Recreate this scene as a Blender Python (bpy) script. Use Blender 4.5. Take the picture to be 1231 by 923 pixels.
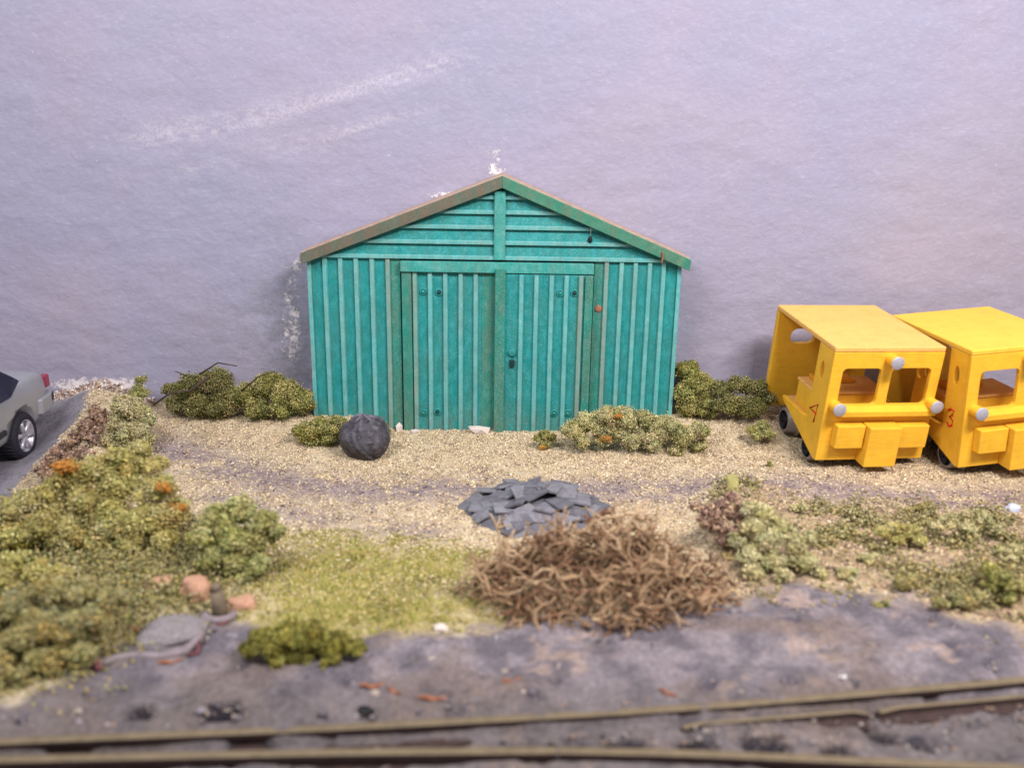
import bpy, bmesh, math, random
import numpy as np
from mathutils import Vector, Matrix, Euler

for o in list(bpy.data.objects):
    bpy.data.objects.remove(o)
SC = bpy.context.scene
COL = SC.collection
rng = np.random.default_rng(7)
random.seed(7)

# ------------------------------------------------------------------ camera
FPX = 1066.0                      # focal length in pixels of a 1231 px wide picture
PIT = math.radians(16.0)
CAM = np.array([0.0, -10.3, 3.5])
cd = bpy.data.cameras.new('camera')
cam = bpy.data.objects.new('camera', cd)
COL.objects.link(cam)
cam.location = CAM
cam.rotation_euler = (math.radians(90) - PIT, 0, 0)
cd.sensor_width = 36.0
cd.lens = 36.0 * FPX / 1231.0
cd.clip_start = 0.05
cd.clip_end = 200.0
cd.dof.use_dof = True
cd.dof.focus_distance = 10.6
cd.dof.aperture_fstop = 0.40
SC.camera = cam

# ------------------------------------------------------------------ light
world = bpy.data.worlds.new('World')
SC.world = world
world.use_nodes = True
bg = world.node_tree.nodes['Background']
bg.inputs['Color'].default_value = (1.0, 0.97, 0.985, 1)
bg.inputs['Strength'].default_value = 0.43

def area(name, loc, target, sx, sy, power, col):
    l = bpy.data.lights.new(name, 'AREA')
    l.shape = 'RECTANGLE'
    l.size, l.size_y = sx, sy
    l.energy = power
    l.color = col
    o = bpy.data.objects.new(name, l)
    COL.objects.link(o)
    o.location = loc
    d = Vector(target) - Vector(loc)
    o.rotation_euler = d.to_track_quat('-Z', 'Y').to_euler()
    return o

area('ceiling_lamp', (5.6, -8.4, 9.2), (0.6, -1.0, 0.6), 5.0, 1.4, 1900, (1.0, 0.955, 0.93))
area('ceiling_lamp', (-5.0, -7.5, 9.2), (-1.0, -1.0, 0.6), 5.0, 1.4, 900, (0.93, 0.95, 1.0))
SC.view_settings.view_transform = 'Standard'
SC.view_settings.look = 'None'
SC.view_settings.exposure = 0.0
SC.view_settings.gamma = 1.0
SC.view_settings.use_curve_mapping = False
SC.cycles.max_bounces = 6
SC.cycles.use_denoising = True

# ------------------------------------------------------------------ helpers
def lin(c):
    c = np.asarray(c, float) / 255.0
    return np.where(c <= 0.04045, c / 12.92, ((c + 0.055) / 1.055) ** 2.4)

def C4(r, g, b):
    return (*lin((r, g, b)).tolist(), 1.0)

def at(px, py, z=None, y=None):
    """The point of the place seen at a pixel of the photograph, on the level z or the upright plane y."""
    a = (px - 615.5) / FPX
    b = (461.5 - py) / FPX
    d = np.array([a, math.cos(PIT) + b * math.sin(PIT), -math.sin(PIT) + b * math.cos(PIT)])
    t = (z - CAM[2]) / d[2] if z is not None else (y - CAM[1]) / d[1]
    return CAM + t * d

def _hash(ix, iy, iz, seed):
    h = (ix * 374761393 + iy * 668265263 + iz * 2147483647 + seed * 144665) & 0xffffffff
    h = ((h ^ (h >> 13)) * 1274126177) & 0xffffffff
    return ((h ^ (h >> 16)) & 0xffff) / 65535.0

def vnoise(x, y, seed=0):
    ix = np.floor(x).astype(np.int64); iy = np.floor(y).astype(np.int64)
    fx = x - ix; fy = y - iy
    fx = fx * fx * (3 - 2 * fx); fy = fy * fy * (3 - 2 * fy)
    a = _hash(ix, iy, 0, seed); b = _hash(ix + 1, iy, 0, seed)
    c = _hash(ix, iy + 1, 0, seed); d = _hash(ix + 1, iy + 1, 0, seed)
    return a + (b - a) * fx + (c - a) * fy + (a - b - c + d) * fx * fy

def fbm(x, y, seed=0, octs=4):
    s = 0; w = 0.5; t = 0
    for k in range(octs):
        s = s + w * vnoise(x * 2 ** k, y * 2 ** k, seed + k * 17); t += w; w *= 0.5
    return s / t

def sstep(a, b, x):
    t = np.clip((x - a) / (b - a), 0, 1)
    return t * t * (3 - 2 * t)

def mesh_np(name, V, F, mats, col=None, fm=None, smooth=False, quads=False):
    """numpy arrays -> mesh; F is an (n,3) or (n,4) array."""
    me = bpy.data.meshes.new(name)
    V = np.asarray(V, np.float32); F = np.asarray(F, np.int32)
    k = F.shape[1]
    me.vertices.add(len(V)); me.vertices.foreach_set('co', V.ravel())
    me.loops.add(F.size); me.loops.foreach_set('vertex_index', F.ravel())
    me.polygons.add(len(F))
    me.polygons.foreach_set('loop_start', np.arange(0, F.size, k, dtype=np.int32))
    me.polygons.foreach_set('loop_total', np.full(len(F), k, np.int32))
    if smooth:
        me.polygons.foreach_set('use_smooth', np.ones(len(F), bool))
    for m in (mats if isinstance(mats, (list, tuple)) else [mats]):
        me.materials.append(m)
    if fm is not None:
        me.polygons.foreach_set('material_index', np.asarray(fm, np.int32))
    me.update(calc_edges=True)
    if col is not None:
        a = me.color_attributes.new('Col', 'FLOAT_COLOR', 'POINT')
        c = np.ones((len(V), 4), np.float32); c[:, :3] = col
        a.data.foreach_set('color', c.ravel())
    return me

def link(name, me, parent=None, loc=None, rot=None):
    o = bpy.data.objects.new(name, me)
    COL.objects.link(o)
    if parent is not None: o.parent = parent
    if loc is not None: o.location = loc
    if rot is not None: o.rotation_euler = rot
    return o

def tag(o, label=None, cat=None, group=None, kind=None):
    if label: o['label'] = label
    if cat: o['category'] = cat
    if group: o['group'] = group
    if kind: o['kind'] = kind
    return o

def thing(name, label, cat, loc=(0, 0, 0), rot=(0, 0, 0), group=None):
    return tag(link(name, None, None, loc, rot), label, cat, group)

class MB:
    """Collects shapes; build() links them as ONE mesh object."""
    def __init__(s): s.v = []; s.f = []; s.m = []; s.mats = []; s.sm = []
    def mi(s, mat):
        if mat not in s.mats: s.mats.append(mat)
        return s.mats.index(mat)
    def add(s, V, F, mat, smooth=False):
        n = len(s.v); s.v += [tuple(map(float, p)) for p in V]
        s.f += [tuple(i + n for i in f) for f in F]
        s.m += [s.mi(mat)] * len(F); s.sm += [smooth] * len(F)
        return s
    def box(s, lo, hi, mat, bev=0.0):
        x0, y0, z0 = lo; x1, y1, z1 = hi
        b = min(bev, (x1 - x0) * .45, (y1 - y0) * .45, (z1 - z0) * .45)
        if b <= 0:
            V = [(x, y, z) for z in (z0, z1) for y in (y0, y1) for x in (x0, x1)]
            F = [(0, 2, 3, 1), (4, 5, 7, 6), (0, 1, 5, 4), (2, 6, 7, 3), (0, 4, 6, 2), (1, 3, 7, 5)]
            return s.add(V, F, mat)
        bm = bmesh.new(); bmesh.ops.create_cube(bm, size=1)
        for v in bm.verts:
            v.co = ((x0 + x1) / 2 + v.co.x * (x1 - x0), (y0 + y1) / 2 + v.co.y * (y1 - y0), (z0 + z1) / 2 + v.co.z * (z1 - z0))
        bmesh.ops.bevel(bm, geom=bm.edges[:], offset=b, segments=2, affect='EDGES', profile=0.5)
        return s.bm(bm, mat)
    def bm(s, bm, mat, smooth=False):
        bm.verts.ensure_lookup_table()
        for i, v in enumerate(bm.verts): v.index = i
        s.add([v.co[:] for v in bm.verts], [[v.index for v in f.verts] for f in bm.faces], mat, smooth)
        bm.free(); return s
    def prism(s, pts, axis, a, b, mat, bev=0.0, holes=()):
        """pts: 2D outline extruded along axis (0,1,2) from a to b."""
        def p3(p, t):
            if axis == 0: return (t, p[0], p[1])
            if axis == 1: return (p[0], t, p[1])
            return (p[0], p[1], t)
        bm = bmesh.new()
        if holes:
            from mathutils.geometry import tessellate_polygon
            loops = [list(pts)] + [list(h) for h in holes]
            flat = [q for L in loops for q in L]
            tris = tessellate_polygon([[Vector((q[0], q[1], 0)) for q in L] for L in loops])
            A = [bm.verts.new(p3(q, a)) for q in flat]; B = [bm.verts.new(p3(q, b)) for q in flat]
            for t in tris:
                try:
                    bm.faces.new([A[i] for i in t]); bm.faces.new([B[i] for i in reversed(t)])
                except ValueError: pass
            n = 0
            for L in loops:
                for i in range(len(L)):
                    j = (i + 1) % len(L)
                    bm.faces.new((A[n + i], A[n + j], B[n + j], B[n + i]))
                n += len(L)
        else:
            A = [bm.verts.new(p3(q, a)) for q in pts]; B = [bm.verts.new(p3(q, b)) for q in pts]
            bm.faces.new(A); bm.faces.new(B[::-1])
            for i in range(len(pts)):
                j = (i + 1) % len(pts); bm.faces.new((A[i], B[i], B[j], A[j]))
        bmesh.ops.recalc_face_normals(bm, faces=bm.faces[:])
        if bev:
            es = [e for e in bm.edges if len(e.link_faces) == 2 and e.calc_face_angle(0) > 0.6]
            bmesh.ops.bevel(bm, geom=es, offset=bev, segments=2, affect='EDGES', profile=0.5, clamp_overlap=True)
        return s.bm(bm, mat)
    def tube(s, P, r, mat, n=8, cap=True, smooth=True):
        P = [Vector(p) for p in P]
        R = r if isinstance(r, (list, tuple)) else [r] * len(P)
        V = []; F = []; up = Vector((0.13, 0.21, 0.97))
        for i, p in enumerate(P):
            t = (P[min(i + 1, len(P) - 1)] - P[max(i - 1, 0)]).normalized()
            u = t.cross(up)
            if u.length < 1e-3: u = t.cross(Vector((1, 0, 0)))
            u.normalize(); w = t.cross(u)
            for k in range(n):
                a = 2 * math.pi * k / n
                V.append(p + (u * math.cos(a) + w * math.sin(a)) * R[i])
        for i in range(len(P) - 1):
            for k in range(n):
                k2 = (k + 1) % n
                F.append((i * n + k, i * n + k2, (i + 1) * n + k2, (i + 1) * n + k))
        s.add(V, F, mat, smooth)
        if cap:
            s.add(V[:n], [tuple(range(n))], mat); s.add(V[-n:], [tuple(range(n - 1, -1, -1))], mat)
        return s
    def lathe(s, prof, mat, n=24, M=None, smooth=True):
        """prof: (r, h) pairs turned round the z axis, then moved by M."""
        V = []; F = []
        for r, h in prof:
            for k in range(n):
                a = 2 * math.pi * k / n
                V.append(Vector((r * math.cos(a), r * math.sin(a), h)))
        for i in range(len(prof) - 1):
            for k in range(n):
                k2 = (k + 1) % n
                F.append((i * n + k, i * n + k2, (i + 1) * n + k2, (i + 1) * n + k))
        if M is not None: V = [M @ v for v in V]
        return s.add(V, F, mat, smooth)
    def build(s, name, parent=None, loc=None, rot=None, split=None):
        me = bpy.data.meshes.new(name)
        me.from_pydata(s.v, [], s.f)
        for m in s.mats: me.materials.append(m)
        me.polygons.foreach_set('material_index', s.m)
        me.polygons.foreach_set('use_smooth', s.sm)
        bm = bmesh.new(); bm.from_mesh(me)
        bmesh.ops.remove_doubles(bm, verts=bm.verts[:], dist=1e-5)
        bmesh.ops.recalc_face_normals(bm, faces=bm.faces[:])
        bm.to_mesh(me); bm.free()
        me.update()
        return link(name, me, parent, loc, rot)

# ------------------------------------------------------------------ materials
def mat(name, rough=0.8, spec=0.3, metal=0.0):
    m = bpy.data.materials.new(name); m.use_nodes = True
    b = m.node_tree.nodes['Principled BSDF']
    b.inputs['Roughness'].default_value = rough
    b.inputs['Specular IOR Level'].default_value = spec
    b.inputs['Metallic'].default_value = metal
    return m, m.node_tree, b

def N(nt, typ, **kw):
    n = nt.nodes.new(typ)
    for k, v in kw.items():
        if k in n.inputs: n.inputs[k].default_value = v
        else: setattr(n, k, v)
    return n

def noise(nt, scale, detail=4, rough=0.6, vec=None, stretch=None, rot=None):
    n = N(nt, 'ShaderNodeTexNoise', Scale=scale, Detail=detail, Roughness=rough)
    if vec is None:
        vec = N(nt, 'ShaderNodeTexCoord').outputs['Object']
    if stretch or rot:
        mp = N(nt, 'ShaderNodeMapping')
        if rot: mp.inputs['Rotation'].default_value = rot
        if stretch: mp.inputs['Scale'].default_value = stretch
        nt.links.new(vec, mp.inputs['Vector']); vec = mp.outputs[0]
    nt.links.new(vec, n.inputs['Vector'])
    return n.outputs['Fac']

def ramp(nt, fac, a, b, ca=(0, 0, 0, 1), cb=(1, 1, 1, 1)):
    r = N(nt, 'ShaderNodeValToRGB')
    r.color_ramp.elements[0].position = a; r.color_ramp.elements[0].color = ca
    r.color_ramp.elements[1].position = b; r.color_ramp.elements[1].color = cb
    nt.links.new(fac, r.inputs['Fac'])
    return r.outputs['Color']

def mix(nt, fac, a, b, mode='MIX'):
    n = N(nt, 'ShaderNodeMix', data_type='RGBA', blend_type=mode)
    for s, v in ((n.inputs[0], fac), (n.inputs[6], a), (n.inputs[7], b)):
        if hasattr(v, 'links'): nt.links.new(v, s)
        else: s.default_value = v
    return n.outputs[2]

def math_(nt, op, a, b=0.0):
    n = N(nt, 'ShaderNodeMath', operation=op)
    for s, v in ((n.inputs[0], a), (n.inputs[1], b)):
        if hasattr(v, 'links'): nt.links.new(v, s)
        else: s.default_value = v
    return n.outputs[0]

def bump(nt, b, h, strength, dist=0.02):
    n = N(nt, 'ShaderNodeBump', Strength=strength, Distance=dist)
    nt.links.new(h, n.inputs['Height']); nt.links.new(n.outputs[0], b.inputs['Normal'])

def simple(name, c, rough=0.8, spec=0.3, metal=0.0, var=0.15, scale=8, bmp=0.0, dust=0.0, dustc=(190, 175, 150)):
    m, nt, b = mat(name, rough, spec, metal)
    f = noise(nt, scale, 5)
    lo = tuple(x * (1 - var) for x in C4(*c)[:3]) + (1,); hi = tuple(min(1, x * (1 + var)) for x in C4(*c)[:3]) + (1,)
    colr = ramp(nt, f, 0.3, 0.7, lo, hi)
    if dust:
        d = ramp(nt, noise(nt, 22, 6, 0.75), 0.42, 0.75)
        geo = N(nt, 'ShaderNodeNewGeometry'); sx = N(nt, 'ShaderNodeSeparateXYZ')
        nt.links.new(geo.outputs['Normal'], sx.inputs[0])
        up = math_(nt, 'MULTIPLY_ADD', sx.outputs[2], 0.6)
        k = math_(nt, 'MULTIPLY', d, dust)
        colr = mix(nt, k, colr, C4(*dustc))
    nt.links.new(colr, b.inputs['Base Color'])
    if bmp: bump(nt, b, noise(nt, scale * 4, 5), bmp)
    return m

def chipped(name, c, rough=0.8, spec=0.3, metal=0.0, var=0.15, scale=8, dust=0.0, dustc=(190, 175, 150)):
    """Brush painted wood: slight streaks, dark pits, worn edges."""
    m = simple(name, c, rough, spec, metal, var, scale, 0.0, dust, dustc)
    nt = m.node_tree; b = nt.nodes['Principled BSDF']
    k = b.inputs['Base Color'].links[0].from_socket
    k = mix(nt, math_(nt, 'MULTIPLY', ramp(nt, noise(nt, 30, 3, .6), .70, .76), .45), k, C4(150, 104, 40))
    k = mix(nt, math_(nt, 'MULTIPLY', ramp(nt, noise(nt, 5, 7, .75, stretch=(1, 1, .4)), .52, .75), .30), k, C4(176, 128, 50))
    nt.links.new(k, b.inputs['Base Color'])
    bump(nt, b, noise(nt, 22, 4, .6, stretch=(.35, .6, 1.6)), 0.22, 0.02)
    return m

def painted(name, base, worn, wear, grime, grime_amt, speck=0.34, foot=0.95):
    """Old model paint: mottled colour, dust specks, brown grime in patches and runs."""
    m, nt, b = mat(name, 0.62, 0.3)
    c = mix(nt, ramp(nt, noise(nt, 3.2, 6, 0.7), 0.35, 0.7), C4(*base), tuple(x * 0.78 for x in C4(*base)[:3]) + (1,))
    c = mix(nt, math_(nt, 'MULTIPLY', ramp(nt, noise(nt, 13, 8, 0.75, stretch=(1, 1, 0.6)), 0.46, 0.68), wear), c, C4(*worn))
    g = ramp(nt, noise(nt, 4.0, 6, 0.7, stretch=(2.2, 2.2, 0.35)), 0.42, 0.7)
    c = mix(nt, math_(nt, 'MULTIPLY', g, grime_amt), c, C4(*grime))
    if foot:
        sx = N(nt, 'ShaderNodeSeparateXYZ'); nt.links.new(N(nt, 'ShaderNodeTexCoord').outputs['Object'], sx.inputs[0])
        zf = ramp(nt, math_(nt, 'MULTIPLY_ADD', sx.outputs[2], 1.0), 0.05, 0.85, (1, 1, 1, 1), (0, 0, 0, 1))
        c = mix(nt, math_(nt, 'MULTIPLY', math_(nt, 'MULTIPLY', zf, ramp(nt, noise(nt, 11, 6, .7, stretch=(1.6, 1.6, .6)), .38, .62)), foot), c, C4(112, 104, 82))
        st = ramp(nt, noise(nt, 7, 5, .7, stretch=(2.4, 2.4, .12)), .56, .72)
        c = mix(nt, math_(nt, 'MULTIPLY', st, .35), c, C4(64, 104, 92))
    s = ramp(nt, noise(nt, 110, 2, 0.5), 0.58, 0.72)
    c = mix(nt, math_(nt, 'MULTIPLY', s, speck), c, C4(190, 215, 205))
    s2 = ramp(nt, noise(nt, 38, 3, 0.6), 0.70, 0.74)
    c = mix(nt, math_(nt, 'MULTIPLY', s2, 0.22), c, C4(225, 215, 190))
    nt.links.new(c, b.inputs['Base Color'])
    bump(nt, b, noise(nt, 60, 4, 0.7), 0.25, 0.012)
    return m

M = {}
M['teal'] = painted('teal_paint', (0, 128, 127), (48, 154, 160), 0.7, (88, 100, 84), 0.25)
M['teal_grubby'] = painted('grubby_teal_paint', (24, 128, 114), (84, 142, 132), 0.7, (92, 92, 76), 0.62)
M['teal_deep'] = painted('deep_teal_paint', (4, 140, 126), (60, 165, 150), 0.5, (70, 92, 72), 0.35)
M['rib'] = painted('worn_rib_paint', (84, 164, 164), (130, 184, 184), 0.6, (128, 126, 108), 0.4, 0.25)
M['rib_brown'] = painted('brown_worn_rib_paint', (104, 152, 144), (134, 168, 160), 0.6, (138, 116, 96), 0.6, 0.2)
M['barge_brown'] = painted('rusty_bargeboard_paint', (86, 98, 84), (106, 108, 94), 0.6, (106, 84, 70), 1.0, 0.15, 0)
M['barge_green'] = painted('green_bargeboard_paint', (48, 122, 100), (86, 134, 112), 0.7, (104, 96, 76), 0.55, 0.15, 0)
M['bolt'] = simple('dark_bolt_paint', (36, 128, 126), 0.5, 0.4)
M['lintel'] = painted('lintel_teal_paint', (40, 148, 140), (110, 168, 164), 0.6, (110, 110, 94), 0.3)
M['bolt_dark'] = simple('blackened_bolt', (16, 40, 48), 0.5, 0.4)
M['black'] = simple('matt_black', (22, 21, 24), 0.7, 0.3)
M['dark'] = simple('dark_interior', (40, 34, 32), 0.9, 0.2)
M['roof'] = simple('dusty_pinkish_roof', (176, 150, 136), 0.9, 0.2, var=0.25, scale=12, bmp=0.2)
M['rust_spot'] = simple('rust_spot', (150, 104, 84), 0.9, 0.2, var=0.2)
M['orange_bit'] = simple('orange_fleck', (196, 110, 40), 0.9, 0.2, var=0.25, scale=14)
M['yellow'] = chipped('yellow_enamel', (232, 176, 44), 0.48, 0.35, var=0.10, scale=5, dust=0.22, dustc=(226, 186, 110))
M['yellow_dusty'] = chipped('dusty_yellow_enamel', (228, 174, 92), 0.8, 0.2, var=0.06, scale=7, dust=0.75, dustc=(224, 178, 128))
M['yellow_fresh'] = chipped('clean_yellow_enamel', (234, 186, 66), 0.55, 0.3, var=0.06, scale=5, dust=0.25, dustc=(226, 188, 110))
M['silver'] = simple('silver_lens', (176, 174, 186), 0.5, 0.4, 0.3, var=0.12, scale=40, bmp=0.1)
M['steel'] = simple('dull_wheel_steel', (128, 118, 114), 0.55, 0.4, 0.35, var=0.2, scale=25)
M['red_paint'] = simple('red_number_paint', (206, 40, 20), 0.6, 0.3, var=0.1)
M['orange_dark'] = simple('orange_interior', (214, 140, 28), 0.6, 0.3, var=0.12)
M['slate'] = simple('grey_slate', (112, 110, 118), 0.55, 0.4, var=0.22, scale=9, bmp=0.3, dust=0.6, dustc=(142, 138, 142))
M['slate_dark'] = simple('darker_slate', (94, 92, 100), 0.85, 0.25, var=0.25, scale=9, bmp=0.25, dust=0.25, dustc=(140, 138, 142))
M['twig'] = simple('brown_twig', (150, 122, 94), 0.9, 0.2, var=0.3, scale=6, bmp=0.2, dust=0.3, dustc=(176, 146, 116))
M['twig_red'] = simple('reddish_twig', (116, 84, 64), 0.9, 0.2, var=0.3, scale=6, bmp=0.2, dust=0.2, dustc=(170, 136, 104))
M['twig_grey'] = simple('pale_twig', (174, 148, 118), 0.9, 0.2, var=0.25, scale=6, bmp=0.2)
M['stick'] = simple('dark_stick', (70, 58, 52), 0.9, 0.2, var=0.3)
M['rail_top'] = simple('dusty_rail_head', (104, 90, 70), 0.65, 0.35, 0.1, var=0.2, scale=10, dust=0.35, dustc=(136, 120, 94))
M['rail_side'] = simple('rusty_brown_rail_side', (58, 44, 42), 0.85, 0.25, var=0.3, scale=14)
M['sleeper'] = simple('dark_sleeper', (50, 46, 52), 0.9, 0.2, var=0.3, scale=14)
M['clay'] = simple('pink_clay', (178, 134, 112), 0.9, 0.2, var=0.25, scale=5, bmp=0.4, dust=0.5, dustc=(178, 154, 122))
M['plaster_pale'] = simple('pale_plaster', (206, 192, 184), 0.95, 0.2, var=0.15, scale=12, bmp=0.3)
M['pipe'] = simple('mauve_grey_pipe', (124, 112, 116), 0.8, 0.3, var=0.2, scale=14, bmp=0.15, dust=0.3, dustc=(160, 150, 150))
M['pipe_red'] = simple('dull_red_paint', (104, 62, 66), 0.8, 0.3, var=0.2)
M['post'] = simple('weathered_post', (112, 98, 84), 0.9, 0.2, var=0.3, scale=10, bmp=0.2)
M['rust'] = simple('rust_orange_flake', (138, 86, 62), 0.95, 0.1, var=0.4, scale=14, dust=.4, dustc=(160, 130, 116))
M['white_bit'] = simple('white_flake', (212, 208, 206), 0.8, 0.3, var=0.08)
M['car_paint'] = simple('silver_grey_car_paint', (156, 157, 164), 0.34, 0.5, 0.3, var=0.05, scale=4, dust=0.05, dustc=(170, 160, 146))
M['car_trim'] = simple('dark_car_trim', (38, 38, 46), 0.55, 0.4)
M['car_glass'] = simple('dark_car_glass', (20, 24, 44), 0.08, 0.6, var=0.05)
M['tyre'] = simple('tyre_rubber', (38, 36, 46), 0.8, 0.3, var=0.2, scale=20)
M['rim'] = simple('alloy_rim', (188, 184, 194), 0.35, 0.5, 0.5, var=0.1)
M['tail_red'] = simple('red_tail_lamp', (136, 44, 68), 0.25, 0.6, var=0.1)

def colattr(name, rough=0.95, spec=0.15, fine=0.25, fscale=40, bmp=0.4, bscale=60, bdist=0.02):
    m, nt, b = mat(name, rough, spec)
    a = N(nt, 'ShaderNodeVertexColor', layer_name='Col').outputs['Color']
    f = noise(nt, fscale, 5, 0.7)
    k = ramp(nt, f, 0.25, 0.75, (1 - fine,) * 3 + (1,), (1 + fine,) * 3 + (1,))
    c = mix(nt, 1.0, a, k, 'MULTIPLY')
    nt.links.new(c, b.inputs['Base Color'])
    if bmp: bump(nt, b, noise(nt, bscale, 5, 0.7), bmp, bdist)
    return m
M['ground'] = colattr('ground_mix', 0.95, 0.12, 0.42, 26, 0.8, 34, 0.035)
M['crumb'] = colattr('coloured_crumb', 0.95, 0.1, 0.2, 30, 0.0)

# bag: black crinkled wrapping
m, nt, b = mat('black_wrapping', 0.55, 0.4)
c = ramp(nt, noise(nt, 7, 8, 0.75), 0.35, 0.75, C4(34, 32, 38), C4(92, 88, 98))
c = mix(nt, math_(nt, 'MULTIPLY', ramp(nt, noise(nt, 40, 3), 0.62, 0.72), 0.5), c, C4(150, 132, 120))
pt = N(nt, 'ShaderNodeNewGeometry').outputs['Pointiness']
c = mix(nt, math_(nt, 'MULTIPLY', ramp(nt, pt, .51, .56), .55), c, C4(128, 122, 134))  # painted crease highlights: paler colour on the outward folds
nt.links.new(c, b.inputs['Base Color']); bump(nt, b, noise(nt, 9, 7, 0.7), 0.8, 0.05)
M['bag'] = m

# ------------------------------------------------------------------ the wall
WALL_Y = 0.50
def build_wall():
    x = np.arange(-11, 11.01, 0.048); z = np.arange(-0.6, 7.5, 0.048)
    X, Z = np.meshgrid(x, z)
    V = np.stack([X, np.full_like(X, WALL_Y), Z], -1)
    # gentle unevenness of the plaster
    h = (fbm(X * 0.8 + 3, Z * 0.8, 5, 3) - 0.5) * 0.05
    h += (fbm(X * 3 + Z * 1.5, Z * 6 - X * 1.0, 9, 3) - 0.5) * 0.02
    def px(p): q = at(p[0], p[1], y=WALL_Y); return q[0], q[2]
    def blob(cx, cy, rx, ry, s=0.0):
        a, c = px((cx, cy)); sx = rx / 92.0; sz = ry / 92.0
        u = ((X - a) + (Z - c) * s) / sx; v = (Z - c) / sz
        return np.exp(-(u * u + v * v))
    white = 0.85 * blob(597, 188, 13, 28, -0.3) + 0.7 * blob(575, 172, 14, 16) + 0.75 * blob(608, 208, 22, 7) + 0.7 * blob(545, 232, 30, 7, -1.5) + 1.0 * blob(352, 385, 17, 75) + 0.5 * blob(215, 375, 40, 45) \
        + 0.55 * blob(300, 420, 50, 26) + 0.35 * blob(30, 140, 40, 25) + 1.5 * blob(120, 462, 80, 11) + 0.45 * blob(70, 440, 18, 10) \
        + 0.55 * blob(520, 238, 40, 8, -1.8) + 0.6 * blob(360, 318, 12, 18) + 0.25 * blob(965, 290, 60, 40) + 0.3 * blob(1190, 180, 60, 60)
    dirt_shade = 1.1 * blob(350, 400, 34, 90) + 0.5 * blob(280, 390, 70, 55) + 0.35 * blob(330, 450, 60, 25) + 0.45 * blob(905, 440, 30, 25)  # grey dirt left of the shed; the last blob is the trolley's painted shadow
    # pale diagonal scuffs
    scuff = np.zeros_like(X)
    for (a, bb, w, s) in (((120, 178), (590, 70), 0.05, 1.0), ((130, 160), (520, 95), 0.05, 0.7), ((170, 215), (500, 135), 0.03, 0.7), ((240, 180), (560, 120), 0.03, 0.6)):
        x0, z0 = px(a); x1, z1 = px(bb); L = math.hypot(x1 - x0, z1 - z0); ux, uz = (x1 - x0) / L, (z1 - z0) / L
        t = (X - x0) * ux + (Z - z0) * uz; d = -(X - x0) * uz + (Z - z0) * ux + 0.06 * np.sin(t * 1.1)
        e = sstep(0, .6, t) * sstep(L, L - .6, t)
        scuff += s * e * np.exp(-(d / (w * 2.4)) ** 2) * np.clip(1.9 * vnoise(t * 1.5, d * 45, 3) - .5, 0, 1)
    F = np.arange(X.size).reshape(X.shape)
    F = np.stack([F[:-1, :-1], F[:-1, 1:], F[1:, 1:], F[1:, :-1]], -1).reshape(-1, 4)
    V[..., 1] += -h - 0.004 * np.clip(white, 0, 1.3)
    m, nt, b = mat('lavender_painted_plaster', 0.85, 0.25)
    col = np.stack([np.clip(white, 0, 1.5), np.clip(dirt_shade, 0, 1), np.clip(scuff, 0, 1)], -1).reshape(-1, 3)
    a = N(nt, 'ShaderNodeVertexColor', layer_name='Col').outputs['Color']
    sp = N(nt, 'ShaderNodeSeparateColor'); nt.links.new(a, sp.inputs[0])
    c = mix(nt, ramp(nt, noise(nt, 0.35, 3, 0.6), 0.35, 0.65), C4(143, 141, 163), C4(152, 144, 161))
    c = mix(nt, math_(nt, 'MULTIPLY', ramp(nt, noise(nt, 26, 5, 0.75, stretch=(0.45, 1, 1), rot=(0, 0.35, 0)), 0.5, 0.78), 0.30), c, C4(190, 183, 194))
    c = mix(nt, math_(nt, 'MULTIPLY', ramp(nt, noise(nt, 12, 6, 0.7), 0.52, 0.8), 0.25), c, C4(136, 135, 156))
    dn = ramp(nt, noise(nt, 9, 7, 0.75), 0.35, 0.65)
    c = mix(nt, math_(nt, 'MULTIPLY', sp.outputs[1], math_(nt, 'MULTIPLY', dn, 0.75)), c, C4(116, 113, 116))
    sc = math_(nt, 'MULTIPLY', sp.outputs[2], math_(nt, 'MULTIPLY', ramp(nt, noise(nt, 30, 4, .7), .35, .6), .5))
    c = mix(nt, sc, c, C4(196, 188, 196))
    wn = noise(nt, 19, 8, 0.78, stretch=(0.8, 1, 0.9))
    wf = math_(nt, 'SUBTRACT', math_(nt, 'ADD', math_(nt, 'MULTIPLY', sp.outputs[0], 0.40), wn), 0.84)
    wf = math_(nt, 'MULTIPLY', wf, 9.0)
    n = N(nt, 'ShaderNodeClamp'); nt.links.new(wf, n.inputs[0])
    c = mix(nt, math_(nt, 'MULTIPLY', n.outputs[0], 0.85), c, C4(226, 216, 216))
    sk = ramp(nt, noise(nt, 30, 2, 0.5), 0.77, 0.80)
    c = mix(nt, math_(nt, 'MULTIPLY', sk, 0.6), c, C4(232, 228, 232))
    nt.links.new(c, b.inputs['Base Color'])
    h1 = noise(nt, 5, 4, 0.55, stretch=(0.65, 1, 1.0), rot=(0, 0.5, 0))
    h2 = noise(nt, 13, 3, 0.5, stretch=(0.8, 1, 1.0), rot=(0, 0.5, 0))
    hh = math_(nt, 'ADD', math_(nt, 'MULTIPLY', h1, 1.0), math_(nt, 'MULTIPLY', h2, 0.35))
    hh = math_(nt, 'ADD', hh, math_(nt, 'MULTIPLY', n.outputs[0], 0.25))
    bump(nt, b, hh, 0.42, 0.05)
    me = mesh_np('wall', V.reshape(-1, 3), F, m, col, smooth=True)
    tag(link('wall', me), kind='structure')
build_wall()

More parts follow.
